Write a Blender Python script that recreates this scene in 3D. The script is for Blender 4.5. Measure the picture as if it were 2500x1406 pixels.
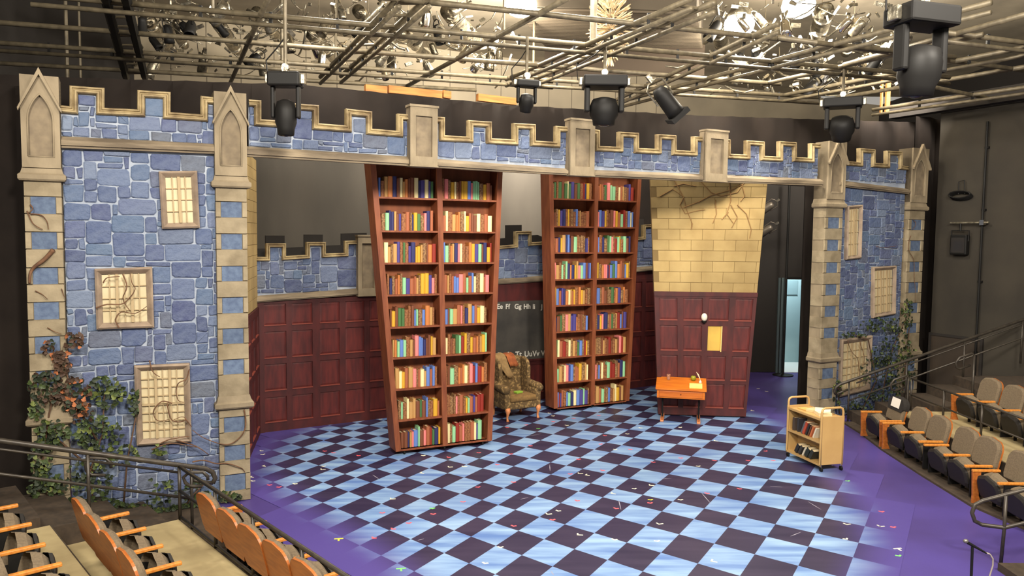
import bpy, bmesh, math, random
from mathutils import Vector, Matrix
random.seed(7)
scene = bpy.context.scene
for o in list(bpy.data.objects): bpy.data.objects.remove(o)
COL = scene.collection
PI = math.pi
R = math.radians

# ------------------------------------------------------------------ camera
F_PX, PITCH, ROLL, EYE = 1870.0, R(3.9), R(0.6), 3.4
fwd = Vector((0, math.cos(PITCH), -math.sin(PITCH)))
_rt = Vector((1, 0, 0)); _up = _rt.cross(fwd)
RT = _rt*math.cos(ROLL) + _up*math.sin(ROLL)
UP = -_rt*math.sin(ROLL) + _up*math.cos(ROLL)
CAM = Vector((0, 0, EYE))
cd = bpy.data.cameras.new('camera'); cam = bpy.data.objects.new('camera', cd); COL.objects.link(cam)
cd.sensor_width = 36; cd.sensor_fit = 'HORIZONTAL'; cd.lens = F_PX/2500*36; cd.clip_start = .05; cd.clip_end = 200
M = Matrix((RT, UP, -fwd)).transposed().to_4x4(); M.translation = CAM
cam.matrix_world = M
scene.camera = cam

# ------------------------------------------------------------------ world, exposure
w = bpy.data.worlds.new('world'); scene.world = w; w.use_nodes = True
w.node_tree.nodes['Background'].inputs[0].default_value = (1.0, .93, .83, 1)
w.node_tree.nodes['Background'].inputs[1].default_value = .30
vs = scene.view_settings
vs.view_transform = 'Standard'; vs.look = 'None'; vs.gamma = 1; vs.use_curve_mapping = False
vs.exposure = .32

# ------------------------------------------------------------------ unseen area lamps: work lights over house and stage, fill lamps added upstage
def lamp(x, y, z, power, size=.5, col=(1, .86, .66), tx=None, ty=None, tz=0, spread=PI):
    l = bpy.data.lights.new('unseen_lamp', 'AREA'); l.shape = 'DISK'; l.size = size; l.energy = power; l.color = col; l.spread = spread
    o = bpy.data.objects.new('unseen_lamp', l); COL.objects.link(o); o.location = (x, y, z)
    t = Vector((x if tx is None else tx, y if ty is None else ty, tz)) - o.location
    o.rotation_euler = t.to_track_quat('-Z', 'Y').to_euler()
    return o
WARM = (1, .92, .80)
lamp(-3.2, 1.0, 7.2, 560, 1.6, WARM, -3.4, 10, 2)      # house work lights over the audience
lamp(1.2, 1.5, 7.2, 900, 1.6, WARM, 1.0, 12, 2)
lamp(5.6, 3.5, 7.2, 620, 1.6, WARM, 5.0, 13, 2)
lamp(0.9, 10.6, 7.3, 210, 1.0, WARM, .9, 11.5, 0)       # over the stage
lamp(4.3, 12.8, 7.2, 170, .8, (1, .93, .8), 4.2, 13, 0)
lamp(-2.6, 10.8, 7.2, 120, .8, WARM, -2.6, 11.6, 0)
lamp(0.5, 16.0, 7.6, 1500, 1.5, WARM, -3.0, 21.5, 7.2)     # added fill behind the border, brightens the rear wall
lamp(7.5, 15.0, 7.0, 800, 1.2, WARM, 7.0, 20, 9)  # added unseen fill, aimed up to brighten the rear-right ceiling

# ------------------------------------------------------------------ pixel helpers (tracing known planes of the place)
def ray(x, y): return fwd + RT*((x-1250)/F_PX) + UP*((703-y)/F_PX)
def on_z(x, y, z=0.0):
    d = ray(x, y); return CAM + d*((z-EYE)/d.z)
def at_y(x, y, Y):
    d = ray(x, y); return CAM + d*(Y/d.y)
class Frame:
    """vertical plane: local x along the wall, local y behind it, z up"""
    def __init__(s, ox, oy, ang): s.o = Vector((ox, oy, 0)); s.a = ang; s.e = Vector((math.cos(ang), math.sin(ang), 0)); s.m = Vector((-math.sin(ang), math.cos(ang), 0))
    def px(s, x, y, n=0.0):
        d = ray(x, y); t = (n - (CAM-s.o).dot(s.m))/d.dot(s.m); p = CAM + d*t
        return ((p-s.o).dot(s.e), p.z)
    def w(s, a, n, z=0.0): return s.o + s.e*a + s.m*n + Vector((0, 0, z))
PORT = Frame(-3.5, 9.6, math.atan(.5076))

# ------------------------------------------------------------------ materials
MATS = {}
def srgb(r, g, b):
    f = lambda c: (c/255/12.92 if c/255 <= .04045 else ((c/255+.055)/1.055)**2.4)
    return (f(r), f(g), f(b), 1)
def mat(name, col, rough=.6, col2=None, scale=8.0, metal=0.0, bump=0.0, bscale=40.0, rnd=0.0, spec=.5, stretch=(1, 1, 1), emit=0.0, detail=4.0, alpha=1.0, trans=0.0, ior=1.45, lo=.35, hi=.65, rot=0.0):
    """noise-mixed principled material; rnd varies value between objects"""
    if name in MATS: return MATS[name]
    m = bpy.data.materials.new(name); m.use_nodes = True; nt = m.node_tree; N = nt.nodes; L = nt.links
    b = N['Principled BSDF']; c = srgb(*col)
    b.inputs['Roughness'].default_value = rough; b.inputs['Metallic'].default_value = metal
    b.inputs['Specular IOR Level'].default_value = spec; b.inputs['IOR'].default_value = ior
    b.inputs['Transmission Weight'].default_value = trans; b.inputs['Alpha'].default_value = alpha
    tc = N.new('ShaderNodeTexCoord'); mp = N.new('ShaderNodeMapping'); mp.inputs['Scale'].default_value = stretch; mp.inputs['Rotation'].default_value = (0, 0, rot)
    L.new(tc.outputs['Object'], mp.inputs[0])
    out = None
    if col2 is not None:
        n = N.new('ShaderNodeTexNoise'); n.inputs['Scale'].default_value = scale; n.inputs['Detail'].default_value = detail; L.new(mp.outputs[0], n.inputs['Vector'])
        r = N.new('ShaderNodeMapRange'); r.inputs[1].default_value = lo; r.inputs[2].default_value = hi; L.new(n.outputs[0], r.inputs[0])
        mx = N.new('ShaderNodeMix'); mx.data_type = 'RGBA'; mx.inputs[6].default_value = c; mx.inputs[7].default_value = srgb(*col2); L.new(r.outputs[0], mx.inputs[0]); out = mx.outputs[2]
    if rnd:
        oi = N.new('ShaderNodeObjectInfo'); r = N.new('ShaderNodeMapRange'); r.inputs[3].default_value = 1-rnd; r.inputs[4].default_value = 1+rnd; L.new(oi.outputs['Random'], r.inputs[0])
        hs = N.new('ShaderNodeHueSaturation'); L.new(r.outputs[0], hs.inputs['Value'])
        if out is None: hs.inputs['Color'].default_value = c
        else: L.new(out, hs.inputs['Color'])
        out = hs.outputs[0]
    if out is None: b.inputs['Base Color'].default_value = c
    else: L.new(out, b.inputs['Base Color'])
    if bump:
        n = N.new('ShaderNodeTexNoise'); n.inputs['Scale'].default_value = bscale; n.inputs['Detail'].default_value = 5; L.new(mp.outputs[0], n.inputs['Vector'])
        bp = N.new('ShaderNodeBump'); bp.inputs['Strength'].default_value = bump; bp.inputs['Distance'].default_value = .02; L.new(n.outputs[0], bp.inputs['Height']); L.new(bp.outputs[0], b.inputs['Normal'])
    if emit:
        b.inputs['Emission Color'].default_value = c; b.inputs['Emission Strength'].default_value = emit
    MATS[name] = m; return m

def stone_material():
    """slate-blue carved foam stones: hue picked per stone, mottled"""
    m = bpy.data.materials.new('blue_stone'); m.use_nodes = True; nt = m.node_tree; N = nt.nodes; L = nt.links; b = N['Principled BSDF']; b.inputs['Roughness'].default_value = .75
    oi = N.new('ShaderNodeObjectInfo'); cr = N.new('ShaderNodeValToRGB'); e = cr.color_ramp.elements
    e[0].position = 0; e[0].color = srgb(50, 58, 94); e[1].position = 1; e[1].color = srgb(106, 120, 142)
    for p, c in ((.2, (66, 80, 116)), (.4, (76, 96, 124)), (.55, (54, 62, 102)), (.7, (86, 100, 130)), (.82, (82, 86, 96)), (.9, (70, 78, 116))):
        k = e.new(p); k.color = srgb(*c)
    L.new(oi.outputs['Random'], cr.inputs[0])
    tc = N.new('ShaderNodeTexCoord'); n = N.new('ShaderNodeTexNoise'); n.inputs['Scale'].default_value = 9; n.inputs['Detail'].default_value = 6; L.new(tc.outputs['Object'], n.inputs['Vector'])
    mr = N.new('ShaderNodeMapRange'); mr.inputs[1].default_value = .3; mr.inputs[2].default_value = .7; mr.inputs[3].default_value = .0; mr.inputs[4].default_value = .4; L.new(n.outputs[0], mr.inputs[0])
    mx = N.new('ShaderNodeMix'); mx.data_type = 'RGBA'; mx.inputs[7].default_value = srgb(116, 128, 148); L.new(mr.outputs[0], mx.inputs[0]); L.new(cr.outputs[0], mx.inputs[6])
    L.new(mx.outputs[2], b.inputs['Base Color'])
    n2 = N.new('ShaderNodeTexNoise'); n2.inputs['Scale'].default_value = 28; n2.inputs['Detail'].default_value = 6; L.new(tc.outputs['Object'], n2.inputs['Vector'])
    bp = N.new('ShaderNodeBump'); bp.inputs['Strength'].default_value = .55; bp.inputs['Distance'].default_value = .03; L.new(n2.outputs[0], bp.inputs['Height']); L.new(bp.outputs[0], b.inputs['Normal'])
    return m
STONE = stone_material()
MORTAR = mat('mortar', (158, 166, 178), .85, (130, 140, 158), 5, bump=.3)
CASTLE = mat('castle_plaster', (146, 132, 108), .8, (112, 100, 80), 3.2, bump=.25, bscale=30, stretch=(1, 1, .5))
CASTLE2 = mat('castle_plaster_block', (150, 137, 112), .8, (120, 108, 86), 4, bump=.2, bscale=30, rnd=.07)
COPING = mat('coping_plaster', (172, 154, 114), .7, (112, 94, 66), 5, bump=.2)
LEDGE = mat('ledge_plaster', (146, 131, 107), .75, (98, 86, 70), 3, bump=.25, stretch=(.5, 1, 3))
RECESS = mat('recess_plaster', (132, 118, 96), .85, (106, 94, 78), 6)
BLUEP = mat('blue_inset', (94, 110, 134), .85, (76, 90, 116), 14, bump=.3, rnd=.1)
PANE = mat('cream_pane', (198, 184, 150), .55, (180, 166, 132), 3, rnd=.05)
WINF = mat('window_frame_plaster', (150, 132, 112), .75, (122, 106, 92), 5, bump=.15)
GLAZ = mat('glazing_bar_plaster', (164, 144, 110), .75)
MAROON = mat('maroon_panel', (96, 34, 30), .6, (70, 24, 24), 2.5, stretch=(6, 6, 1), detail=6)
MAROON_D = mat('maroon_rail', (80, 28, 26), .6, (60, 22, 22), 2.5, stretch=(3, 3, 1))
MSILL_LIT = mat('maroon_bead_lit', (128, 62, 50), .5)  # paler than the panels: highlight along the sills put into the colour
CREAM = mat('cream_brick', (172, 148, 98), .8, (148, 124, 78), 1.6, bump=.08, rnd=.06, detail=6)
CREAMJ = mat('cream_joint', (118, 97, 60), .9)
CASEW = mat('bookcase_wood', (136, 76, 44), .55, (112, 56, 32), 3, stretch=(6, 6, .8), detail=6)
CASEB = mat('bookcase_back', (138, 76, 42), .65, (112, 60, 34), 2.0, stretch=(4, 4, .8))
BLACK = mat('black_paint', (36, 32, 29), .9)
BLACKM = mat('black_metal', (24, 23, 22), .55, spec=.25)
DRAPE = mat('black_drape', (34, 29, 26), .97, (28, 24, 22), 2, spec=.1)
CYC = mat('grey_curtain', (66, 61, 54), .95, (54, 50, 44), 1.2, stretch=(1, 1, .3))
HWALL = mat('house_wall', (56, 51, 43), .9, (45, 41, 35), 1.2)
STEEL = mat('grid_steel', (112, 102, 82), .5, (88, 80, 64), 10, metal=.25)
GALV = mat('galvanised', (176, 168, 148), .3, (120, 114, 100), 14, metal=.8, bump=.4, bscale=24)
CHROME = mat('bright_metal', (220, 214, 200), .18, metal=1)
RAILM = mat('rail_paint', (70, 64, 56), .4, (56, 51, 46), 12, metal=.3)
SEATF = mat('seat_fabric', (112, 98, 78), .95, (98, 85, 68), 60, bump=.15, bscale=200)
SEATW = mat('seat_wood', (176, 104, 46), .4, (150, 82, 36), 4, stretch=(1, 8, 8))
ARMW = mat('arm_wood', (206, 136, 60), .38, (182, 110, 44), 5, stretch=(1, 8, 8))
TREAD = mat('tread_concrete', (168, 152, 112), .85, (148, 132, 96), 3)
CARPET = mat('dark_carpet', (66, 54, 42), .97, (52, 43, 34), 12)

# ------------------------------------------------------------------ mesh building
class B:
    def __init__(s): s.v = []; s.f = []; s.m = []; s.cur = 0
    def add(s, vs, fs):
        k = len(s.v); s.v += [tuple(p) for p in vs]; s.f += [tuple(i+k for i in f) for f in fs]; s.m += [s.cur]*len(fs); return s
    def box(s, x0, x1, y0, y1, z0, z1):
        return s.add([(x0, y0, z0), (x1, y0, z0), (x1, y1, z0), (x0, y1, z0), (x0, y0, z1), (x1, y0, z1), (x1, y1, z1), (x0, y1, z1)],
                     [(0, 3, 2, 1), (4, 5, 6, 7), (0, 1, 5, 4), (1, 2, 6, 5), (2, 3, 7, 6), (3, 0, 4, 7)])
    def prism(s, poly, y0, y1):
        """outline in x-z (counterclockwise seen from -y) from front y0 to back y1"""
        n = len(poly); a = sum(poly[i][0]*poly[(i+1) % n][1]-poly[(i+1) % n][0]*poly[i][1] for i in range(n))
        if a < 0: poly = poly[::-1]
        return s.add([(x, y0, z) for x, z in poly]+[(x, y1, z) for x, z in poly],
                     [tuple(range(n)), tuple(range(2*n-1, n-1, -1))]+[(i, i+n, (i+1) % n+n, (i+1) % n) for i in range(n)])
    def slab(s, poly, z0, z1):
        """outline in x-y, extruded up"""
        n = len(poly); a = sum(poly[i][0]*poly[(i+1) % n][1]-poly[(i+1) % n][0]*poly[i][1] for i in range(n))
        if a < 0: poly = poly[::-1]
        return s.add([(x, y, z0) for x, y in poly]+[(x, y, z1) for x, y in poly],
                     [tuple(range(n-1, -1, -1)), tuple(range(n, 2*n))]+[(i, (i+1) % n, (i+1) % n+n, i+n) for i in range(n)])
    def cham(s, poly, y0, y1, ins):
        """stone: outline at back y1 and at mid, front face inset"""
        n = len(poly); a = sum(poly[i][0]*poly[(i+1) % n][1]-poly[(i+1) % n][0]*poly[i][1] for i in range(n))
        if a < 0: poly = poly[::-1]
        q = inset(poly, ins); ym = y0+(y1-y0)*.45
        v = [(x, y1, z) for x, z in poly]+[(x, ym, z) for x, z in poly]+[(x, y0, z) for x, z in q]
        f = [tuple(range(2*n, 3*n))]
        for i in range(n):
            j = (i+1) % n; f += [(i, n+i, n+j, j)[::-1], (n+i, 2*n+i, 2*n+j, n+j)[::-1]]
        return s.add(v, f)
    def tube(s, path, r, seg=8, cap=True):
        P = [Vector(p) for p in path]; n = len(P); rs = r if isinstance(r, (list, tuple)) else [r]*n
        t0 = (P[1]-P[0]).normalized(); up = Vector((0, 0, 1)) if abs(t0.z) < .9 else Vector((1, 0, 0)); u = t0.cross(up).normalized()
        vs = []
        for i in range(n):
            t = (P[min(i+1, n-1)]-P[max(i-1, 0)]).normalized(); u = (u - t*u.dot(t))
            u = u.normalized() if u.length > 1e-6 else t.orthogonal().normalized(); w_ = t.cross(u)
            for k in range(seg):
                a = 2*PI*k/seg; vs.append(P[i]+(u*math.cos(a)+w_*math.sin(a))*rs[i])
        fs = [(i*seg+k, i*seg+(k+1) % seg, (i+1)*seg+(k+1) % seg, (i+1)*seg+k) for i in range(n-1) for k in range(seg)]
        if cap: fs += [tuple(range(seg-1, -1, -1)), tuple(range((n-1)*seg, n*seg))]
        return s.add(vs, fs)
    def lathe(s, prof, c=(0, 0, 0), seg=16, mtx=None):
        vs = []; n = len(prof); c = Vector(c)
        for r, z in prof:
            for k in range(seg):
                a = 2*PI*k/seg; p = Vector((r*math.cos(a), r*math.sin(a), z))
                if mtx is not None: p = mtx @ p
                vs.append(p+c)
        fs = [(i*seg+k, i*seg+(k+1) % seg, (i+1)*seg+(k+1) % seg, (i+1)*seg+k) for i in range(n-1) for k in range(seg)]
        fs += [tuple(range(seg-1, -1, -1)), tuple(range((n-1)*seg, n*seg))]
        return s.add(vs, fs)
    def ball(s, c, rx, ry=None, rz=None, seg=12, rings=8):
        ry = rx if ry is None else ry; rz = rx if rz is None else rz
        prof = [(math.sin(PI*i/rings), -math.cos(PI*i/rings)) for i in range(rings+1)]; prof[0] = (.02, -1); prof[-1] = (.02, 1)
        return s.lathe(prof, c, seg, Matrix.Diagonal((rx, ry, rz)))
    def rbox(s, x0, x1, y0, y1, z0, z1, b=.01, segs=2):
        bm = bmesh.new(); bmesh.ops.create_cube(bm, size=1)
        for v in bm.verts: v.co = ((x0+x1)/2+v.co.x*(x1-x0), (y0+y1)/2+v.co.y*(y1-y0), (z0+z1)/2+v.co.z*(z1-z0))
        bmesh.ops.bevel(bm, geom=list(bm.edges), offset=b, segments=segs, profile=.5, affect='EDGES')
        bm.verts.index_update(); s.add([v.co[:] for v in bm.verts], [[v.index for v in f.verts] for f in bm.faces]); bm.free(); return s
    def xf(s, mtx, k=0):
        s.v = s.v[:k]+[tuple(mtx @ Vector(p)) for p in s.v[k:]]; return s
    def mesh(s, name, mats, smooth=False):
        me = bpy.data.meshes.new(name); me.from_pydata(s.v, [], s.f)
        for m in (mats if isinstance(mats, (list, tuple)) else [mats]): me.materials.append(m)
        if any(s.m): me.polygons.foreach_set('material_index', s.m)
        if smooth: me.polygons.foreach_set('use_smooth', [True]*len(s.f)); 
        me.validate(); me.update(); return me
    def build(s, name, mats, parent=None, loc=(0, 0, 0), rot=0.0, smooth=False):
        o = bpy.data.objects.new(name, s.mesh(name, mats, smooth)); COL.objects.link(o); o.parent = parent; o.location = loc
        o.rotation_euler = (0, 0, rot) if not isinstance(rot, (tuple, list)) else rot
        return o
def inset(poly, d):
    n = len(poly); out = []
    for i in range(n):
        p0, p, p1 = Vector(poly[i-1]), Vector(poly[i]), Vector(poly[(i+1) % n])
        a = (p-p0).normalized(); b = (p1-p).normalized(); na = Vector((-a.y, a.x)); nb = Vector((-b.y, b.x)); k = na+nb
        q = k/max(1+na.dot(nb), .35); out.append((p.x+q.x*d, p.y+q.y*d))
    return out
def link_mesh(name, me, parent=None, loc=(0, 0, 0), rot=(0, 0, 0), scale=(1, 1, 1)):
    o = bpy.data.objects.new(name, me); COL.objects.link(o); o.parent = parent; o.location = loc; o.rotation_euler = rot; o.scale = scale; return o
def tag(o, label=None, cat=None, group=None, kind=None):
    if label: o['label'] = label
    if cat: o['category'] = cat
    if group: o['group'] = group
    if kind: o['kind'] = kind
    return o
def thing(name, loc, rot, label, cat, group=None):
    o = bpy.data.objects.new(name, None); COL.objects.link(o); o.location = loc; o.rotation_euler = (0, 0, rot) if not isinstance(rot, (tuple, list)) else rot
    o.empty_display_size = .1
    return tag(o, label, cat, group, 'thing')
def copy_tree(o, parent=None):
    c = o.copy(); COL.objects.link(c); c.parent = parent
    for ch in list(o.children): copy_tree(ch, c)
    return c
def structure(o): return tag(o, kind='structure')
ORD = ['first', 'second', 'third', 'fourth', 'fifth', 'sixth', 'seventh', 'eighth', 'ninth', 'tenth', 'eleventh', 'twelfth', 'thirteenth', 'fourteenth', 'fifteenth', 'sixteenth', 'seventeenth', 'eighteenth', 'nineteenth', 'twentieth']

# ================================================================== FLOOR
def floor_paint(name, base, col_a, col_b, rough):
    """painted floor square: brushed light/dark paint that fades into the purple border by the painted 'fade' attribute"""
    m = bpy.data.materials.new(name); m.use_nodes = True; nt = m.node_tree; N = nt.nodes; L = nt.links; b = N['Principled BSDF']; b.inputs['Roughness'].default_value = rough
    b.inputs['Specular IOR Level'].default_value = .35
    tc = N.new('ShaderNodeTexCoord'); mp = N.new('ShaderNodeMapping'); mp.inputs['Rotation'].default_value = (0, 0, R(-8)); mp.inputs['Scale'].default_value = (.7, 5.0, 1)
    L.new(tc.outputs['Object'], mp.inputs[0])
    n = N.new('ShaderNodeTexNoise'); n.inputs['Scale'].default_value = 1.3; n.inputs['Detail'].default_value = 5; L.new(mp.outputs[0], n.inputs['Vector'])
    mr = N.new('ShaderNodeMapRange'); mr.inputs[1].default_value = .32; mr.inputs[2].default_value = .68; L.new(n.outputs[0], mr.inputs[0])
    a = N.new('ShaderNodeMix'); a.data_type = 'RGBA'; a.inputs[6].default_value = srgb(*col_a); a.inputs[7].default_value = srgb(*col_b); L.new(mr.outputs[0], a.inputs[0])
    at = N.new('ShaderNodeAttribute'); at.attribute_name = 'fade'
    mx = N.new('ShaderNodeMix'); mx.data_type = 'RGBA'; mx.inputs[6].default_value = srgb(*base); L.new(at.outputs['Fac'], mx.inputs[0]); L.new(a.outputs[2], mx.inputs[7])
    L.new(mx.outputs[2], b.inputs['Base Color']); return m
PURPLE = (76, 64, 132)
FL_L = floor_paint('floor_light_blue', PURPLE, (84, 116, 172), (142, 172, 204), .4)
FL_D = floor_paint('floor_dark_violet', PURPLE, (36, 31, 58), (52, 45, 70), .42)
FLOOR = mat('floor_purple', PURPLE, .4, (66, 54, 108), .7, spec=.35, detail=5)
fl = B().slab([(-12, 3), (13, 3), (13, 23.5), (-12, 23.5)], -.1, 0).build('floor', FLOOR); structure(fl)
IO = {-14: -3.37, -13: -3.063, -12: -2.824, -11: -2.504, -10: -2.197, -9: -1.836, -8: -1.528, -7: -1.195, -6: -.82, -5: -.549, -4: -.277, -3: .096, -2: .466, -1: .877, 0: 1.3, 1: 1.72, 2: 2.143, 3: 2.597, 4: 3.054}
JO = {-10: 5.14, -9: 4.573, -8: 4.15, -7: 3.639, -6: 3.103, -5: 2.61, -4: 2.075, -3: 1.576, -2: 1.065, -1: .671, 0: .147, 1: -.423, 2: -.935, 3: -1.434, 4: -1.966}
for i in range(-22, -14): IO[i] = -3.37+.3*(i+14)
for i in range(5, 10): IO[i] = 3.054+.46*(i-4)
for j in range(-17, -10): JO[j] = 5.14-.52*(j+10)
for j in range(5, 9): JO[j] = -1.966-.53*(j-4)
def iline(i):
    a = R(-.0944*i+59.49); c = R(-35); return Vector((.5+IO[i]*math.cos(c), 9.5+IO[i]*math.sin(c))), Vector((math.cos(a), math.sin(a)))
def jline(j):
    a = R(-1.125*max(-12, j)-37.43); c = R(60); return Vector((.5+JO[j]*math.cos(c), 9.5+JO[j]*math.sin(c))), Vector((math.cos(a), math.sin(a)))
def cross2(l1, l2):
    (p, d), (q, e) = l1, l2; den = d.x*e.y-d.y*e.x; t = ((q.x-p.x)*e.y-(q.y-p.y)*e.x)/den; return p+d*t
FADE = [Vector(p) for p in ((-3.3, 13.6), (-3.75, 12.6), (-3.75, 11.58), (-3.5, 10.58), (-2.75, 9.5), (-2.05, 8.75), (-1.45, 8.05), (-.9, 7.2), (-.6, 6), (3.2, 6), (3.55, 7.4), (4.1, 8.34), (4.5, 9.59), (4.72, 11.05), (4.95, 13.15), (4.85, 14.4), (3.5, 17.3), (2.77, 17.4), (-1.95, 14.7))]
def sdist(p):
    d = 9; ins = False
    for a, b in zip(FADE, FADE[1:]+FADE[:1]):
        ab = b-a; t = max(0, min(1, (p-a).dot(ab)/ab.length_squared)); d = min(d, (p-a-ab*t).length)
        if (a.y > p.y) != (b.y > p.y) and p.x < (b.x-a.x)*(p.y-a.y)/(b.y-a.y)+a.x: ins = not ins
    return d if ins else -d
def smooth(x): x = max(0, min(1, x)); return x*x*(3-2*x)
tiles = []
for i in range(-22, 9):
    for j in range(-17, 8):
        q = [cross2(iline(a), jline(b)) for a, b in ((i, j), (i+1, j), (i+1, j+1), (i, j+1))]
        c = sum(q, Vector((0, 0)))/4
        if c.y < 6.4 or c.y > 17.6 or max(sdist(p) for p in q+[c]) < -.2: continue
        tiles.append((c.length, i, j, q))
tiles.sort(key=lambda t: t[0])
def tile_mesh(b, fade, q):
    n = 4; k = len(b.v)
    vs = []
    for v_ in range(n+1):
        for u_ in range(n+1):
            u, v = u_/n, v_/n; p = q[0]*(1-u)*(1-v)+q[1]*u*(1-v)+q[2]*u*v+q[3]*(1-u)*v
            vs.append((p.x, p.y, .004)); fade.append(smooth((sdist(p)+.28)/.75))
    b.add(vs, [(r*(n+1)+c, (r+1)*(n+1)+c, (r+1)*(n+1)+c+1, r*(n+1)+c+1) for r in range(n) for c in range(n)])
def add_fade(o, fade):
    at = o.data.attributes.new('fade', 'FLOAT', 'POINT'); at.data.foreach_set('value', fade)
rest = {0: (B(), []), 1: (B(), [])}
for k, (dd, i, j, q) in enumerate(tiles):
    par = (i+j) % 2
    if k < 298:
        b, fd = B(), []; tile_mesh(b, fd, q); add_fade(b.build('floor_tile', FL_D if par else FL_L, fl), fd)
    else: tile_mesh(rest[par][0], rest[par][1], q)
for par in (0, 1):
    b, fd = rest[par]
    if b.v: o = b.build('floor_tiles_far', FL_D if par else FL_L, fl); add_fade(o, fd); tag(o, kind='stuff')

# ================================================================== HOUSE SHELL
CEILM = mat('ceiling_concrete', (150, 138, 116), .95, (120, 110, 92), .8)
REARM = mat('rear_wall_paint', (150, 138, 116), .9, (128, 118, 100), .5)
structure(B().box(-16, 20, -2, 30, 8.9, 9.1).build('ceiling', CEILM))
rb = B().box(-9, 32, 0, .2, 0, 8.9)
rw = structure(rb.build('wall_back', REARM, None, PORT.w(0, 11.5), PORT.a))
for k in range(26): B().box(-6+k*.85, -5.985+k*.85, -.012, 0, 5, 8.9).build('wall_panel_joint', mat('joint_line', (88, 80, 68), .9), rw)
structure(B().box(0, .2, 6, 32, 0, 8.9).build('wall_far_right', BLACK, None, (15, 0, 0)))
structure(B().box(-.2, 0, 3, 26, 0, 8.9).build('wall_left', BLACK, None, (-9.5, 0, 0)))
HW = Frame(8.75, 15.9, math.atan2(-.89, .45))
hw = structure(B().box(0, 9, 0, .2, 0, 6.0).build('wall_right', HWALL, None, HW.o, HW.a))
for x in (2.0, 4.0): B().box(x-.012, x+.012, -.012, 0, 0, 6).build('wall_panel_joint', BLACK, hw)
# black beam on top of the right wall with a row of little grating openings
bm_ = thing('black_ceiling_beam', HW.w(0, -.15, 6.0), HW.a, 'black beam with a row of lit slots above the right house wall', 'beam')
B().box(-1, 9, -.12, .12, 0, .28).build('beam', BLACK, bm_)
for k in range(26): B().box(-.2+k*.22, -.06+k*.22, -.135, -.12, .2, .235).build('slot', mat('slot_glint', (226, 206, 130), .4), bm_)

# far right masking wall with a lit doorway
DW = Frame(4.0, 19.3, 0)
dl, dr, dt = DW.px(1913, 800)[0], DW.px(1990, 800)[0], DW.px(1930, 682)[1]
mwb = B().box(-.6, dl, 0, .15, 0, 6.2).box(dr, 7.5, 0, .15, 0, 6.2).box(dl, dr, 0, .15, dt, 6.2)
mw = structure(mwb.build('wall_upstage', BLACK, None, DW.o, 0))
for k, (a, b_) in enumerate(((-.18, -.13), (-.1, -.05), (-.03, 0))):
    B().box(dl+a, dl+b_, -.05, 0, 0, dt+.04).build('door_jamb', mat('jamb_steel', (96, 110, 112), .4, metal=.4), mw)
B().box(dl, dr, -.03, 0, dt, dt+.06).build('door_head', BLACKM, mw)
structure(B().box(2.2, 5.6, 1.6, 1.7, 0, 3.2).box(2.2, 2.3, .2, 1.6, 0, 3.2).box(2.2, 5.6, .2, 1.6, 3.2, 3.3).build('wall_corridor', mat('corridor_paint', (150, 178, 182), .7), None, DW.o, 0))
structure(B().box(2.2, 5.6, .0, 1.6, .0, .012).build('floor_corridor', mat('corridor_floor', (220, 226, 222), .5), None, DW.o, 0))
lamp(7.4, 20.15, 3.1, 55, .4, (.86, .96, 1), 7.4, 20.15, 0)
d1 = structure(B().box(0, .05, 0, .75, .02, dt-.03).build('door_1', mat('door_dark', (30, 34, 34), .4), None, DW.w(dl+.02, .16), R(-10)))
for z0, z1, c in ((2.02, 2.16, 'r'), (1.9, 1.97, 'w'), (1.72, 1.86, 'r'), (1.58, 1.66, 'w'), (1.4, 1.56, 'r'), (1.12, 1.3, 'r')):
    B().box(.005, .048, -.006, 0, z0, z1).build('sticker', mat('sticker_red', (196, 52, 40), .5) if c == 'r' else mat('sticker_white', (214, 216, 210), .5), d1)
B().box(.05, .08, .06, .2, 1.0, 1.12).build('door_handle', CHROME, d1)
nb = tag(B().box(-.17, .17, -.02, 0, -.2, .2).box(-.15, .15, -.025, -.02, -.18, .18).build('wall_notice', mat('notice_paint', (126, 152, 156), .6), None, DW.w(*(lambda p: (p[0], 1.6, p[1]))(DW.px(1932, 702, 1.6)))), 'pale framed notice on the corridor wall inside the doorway', 'notice')

# drapes
def drape(name, frame, poly, n, label, m=DRAPE, fold=.05, step=.16, cat='curtain'):
    """pleated cloth filling a top polyline [(s,ztop)..] down to zbot"""
    top, zb = poly; s0, s1 = top[0][0], top[-1][0]; k = max(4, int((s1-s0)/step)); b = B(); vs = []
    for i in range(k+1):
        s = s0+(s1-s0)*i/k
        for (a, za), (c, zc) in zip(top, top[1:]):
            if a <= s <= c: zt = za+(zc-za)*(s-a)/max(c-a, 1e-6)
        y = n + fold*math.sin(i*2.1)+fold*.4*math.sin(i*5.3)
        vs += [(s, y, zb), (s, y, zt), (s, y+.012, zt), (s, y+.012, zb)]
    f = []
    for i in range(k): 
        o = i*4; f += [(o, o+4, o+5, o+1), (o+1, o+5, o+6, o+2), (o+3, o+2, o+6, o+7)]
    b.add(vs, f)
    return tag(b.build(name, m, None, frame.o, frame.a, smooth=True), label, cat)
tp = [PORT.px(x, y, .7) for x, y in ((-60, 178), (50, 185), (740, 207), (1240, 256), (1700, 282), (2285, 300), (2330, 303))]
drape('black_border_drape', PORT, (tp, 4.42), .7, 'long black border drape hanging behind the battlements', fold=.03)
a0, a1 = PORT.px(-120, 600, .3)[0], PORT.px(66, 600, .3)[0]
drape('black_leg_drape', PORT, ([(a0, 5.05), (a1+.25, 5.05)], 0), .32, 'black leg drape left of the leftmost castle pillar')
a0, a1 = PORT.px(2225, 600, .35)[0], PORT.px(2292, 600, .35)[0]
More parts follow.
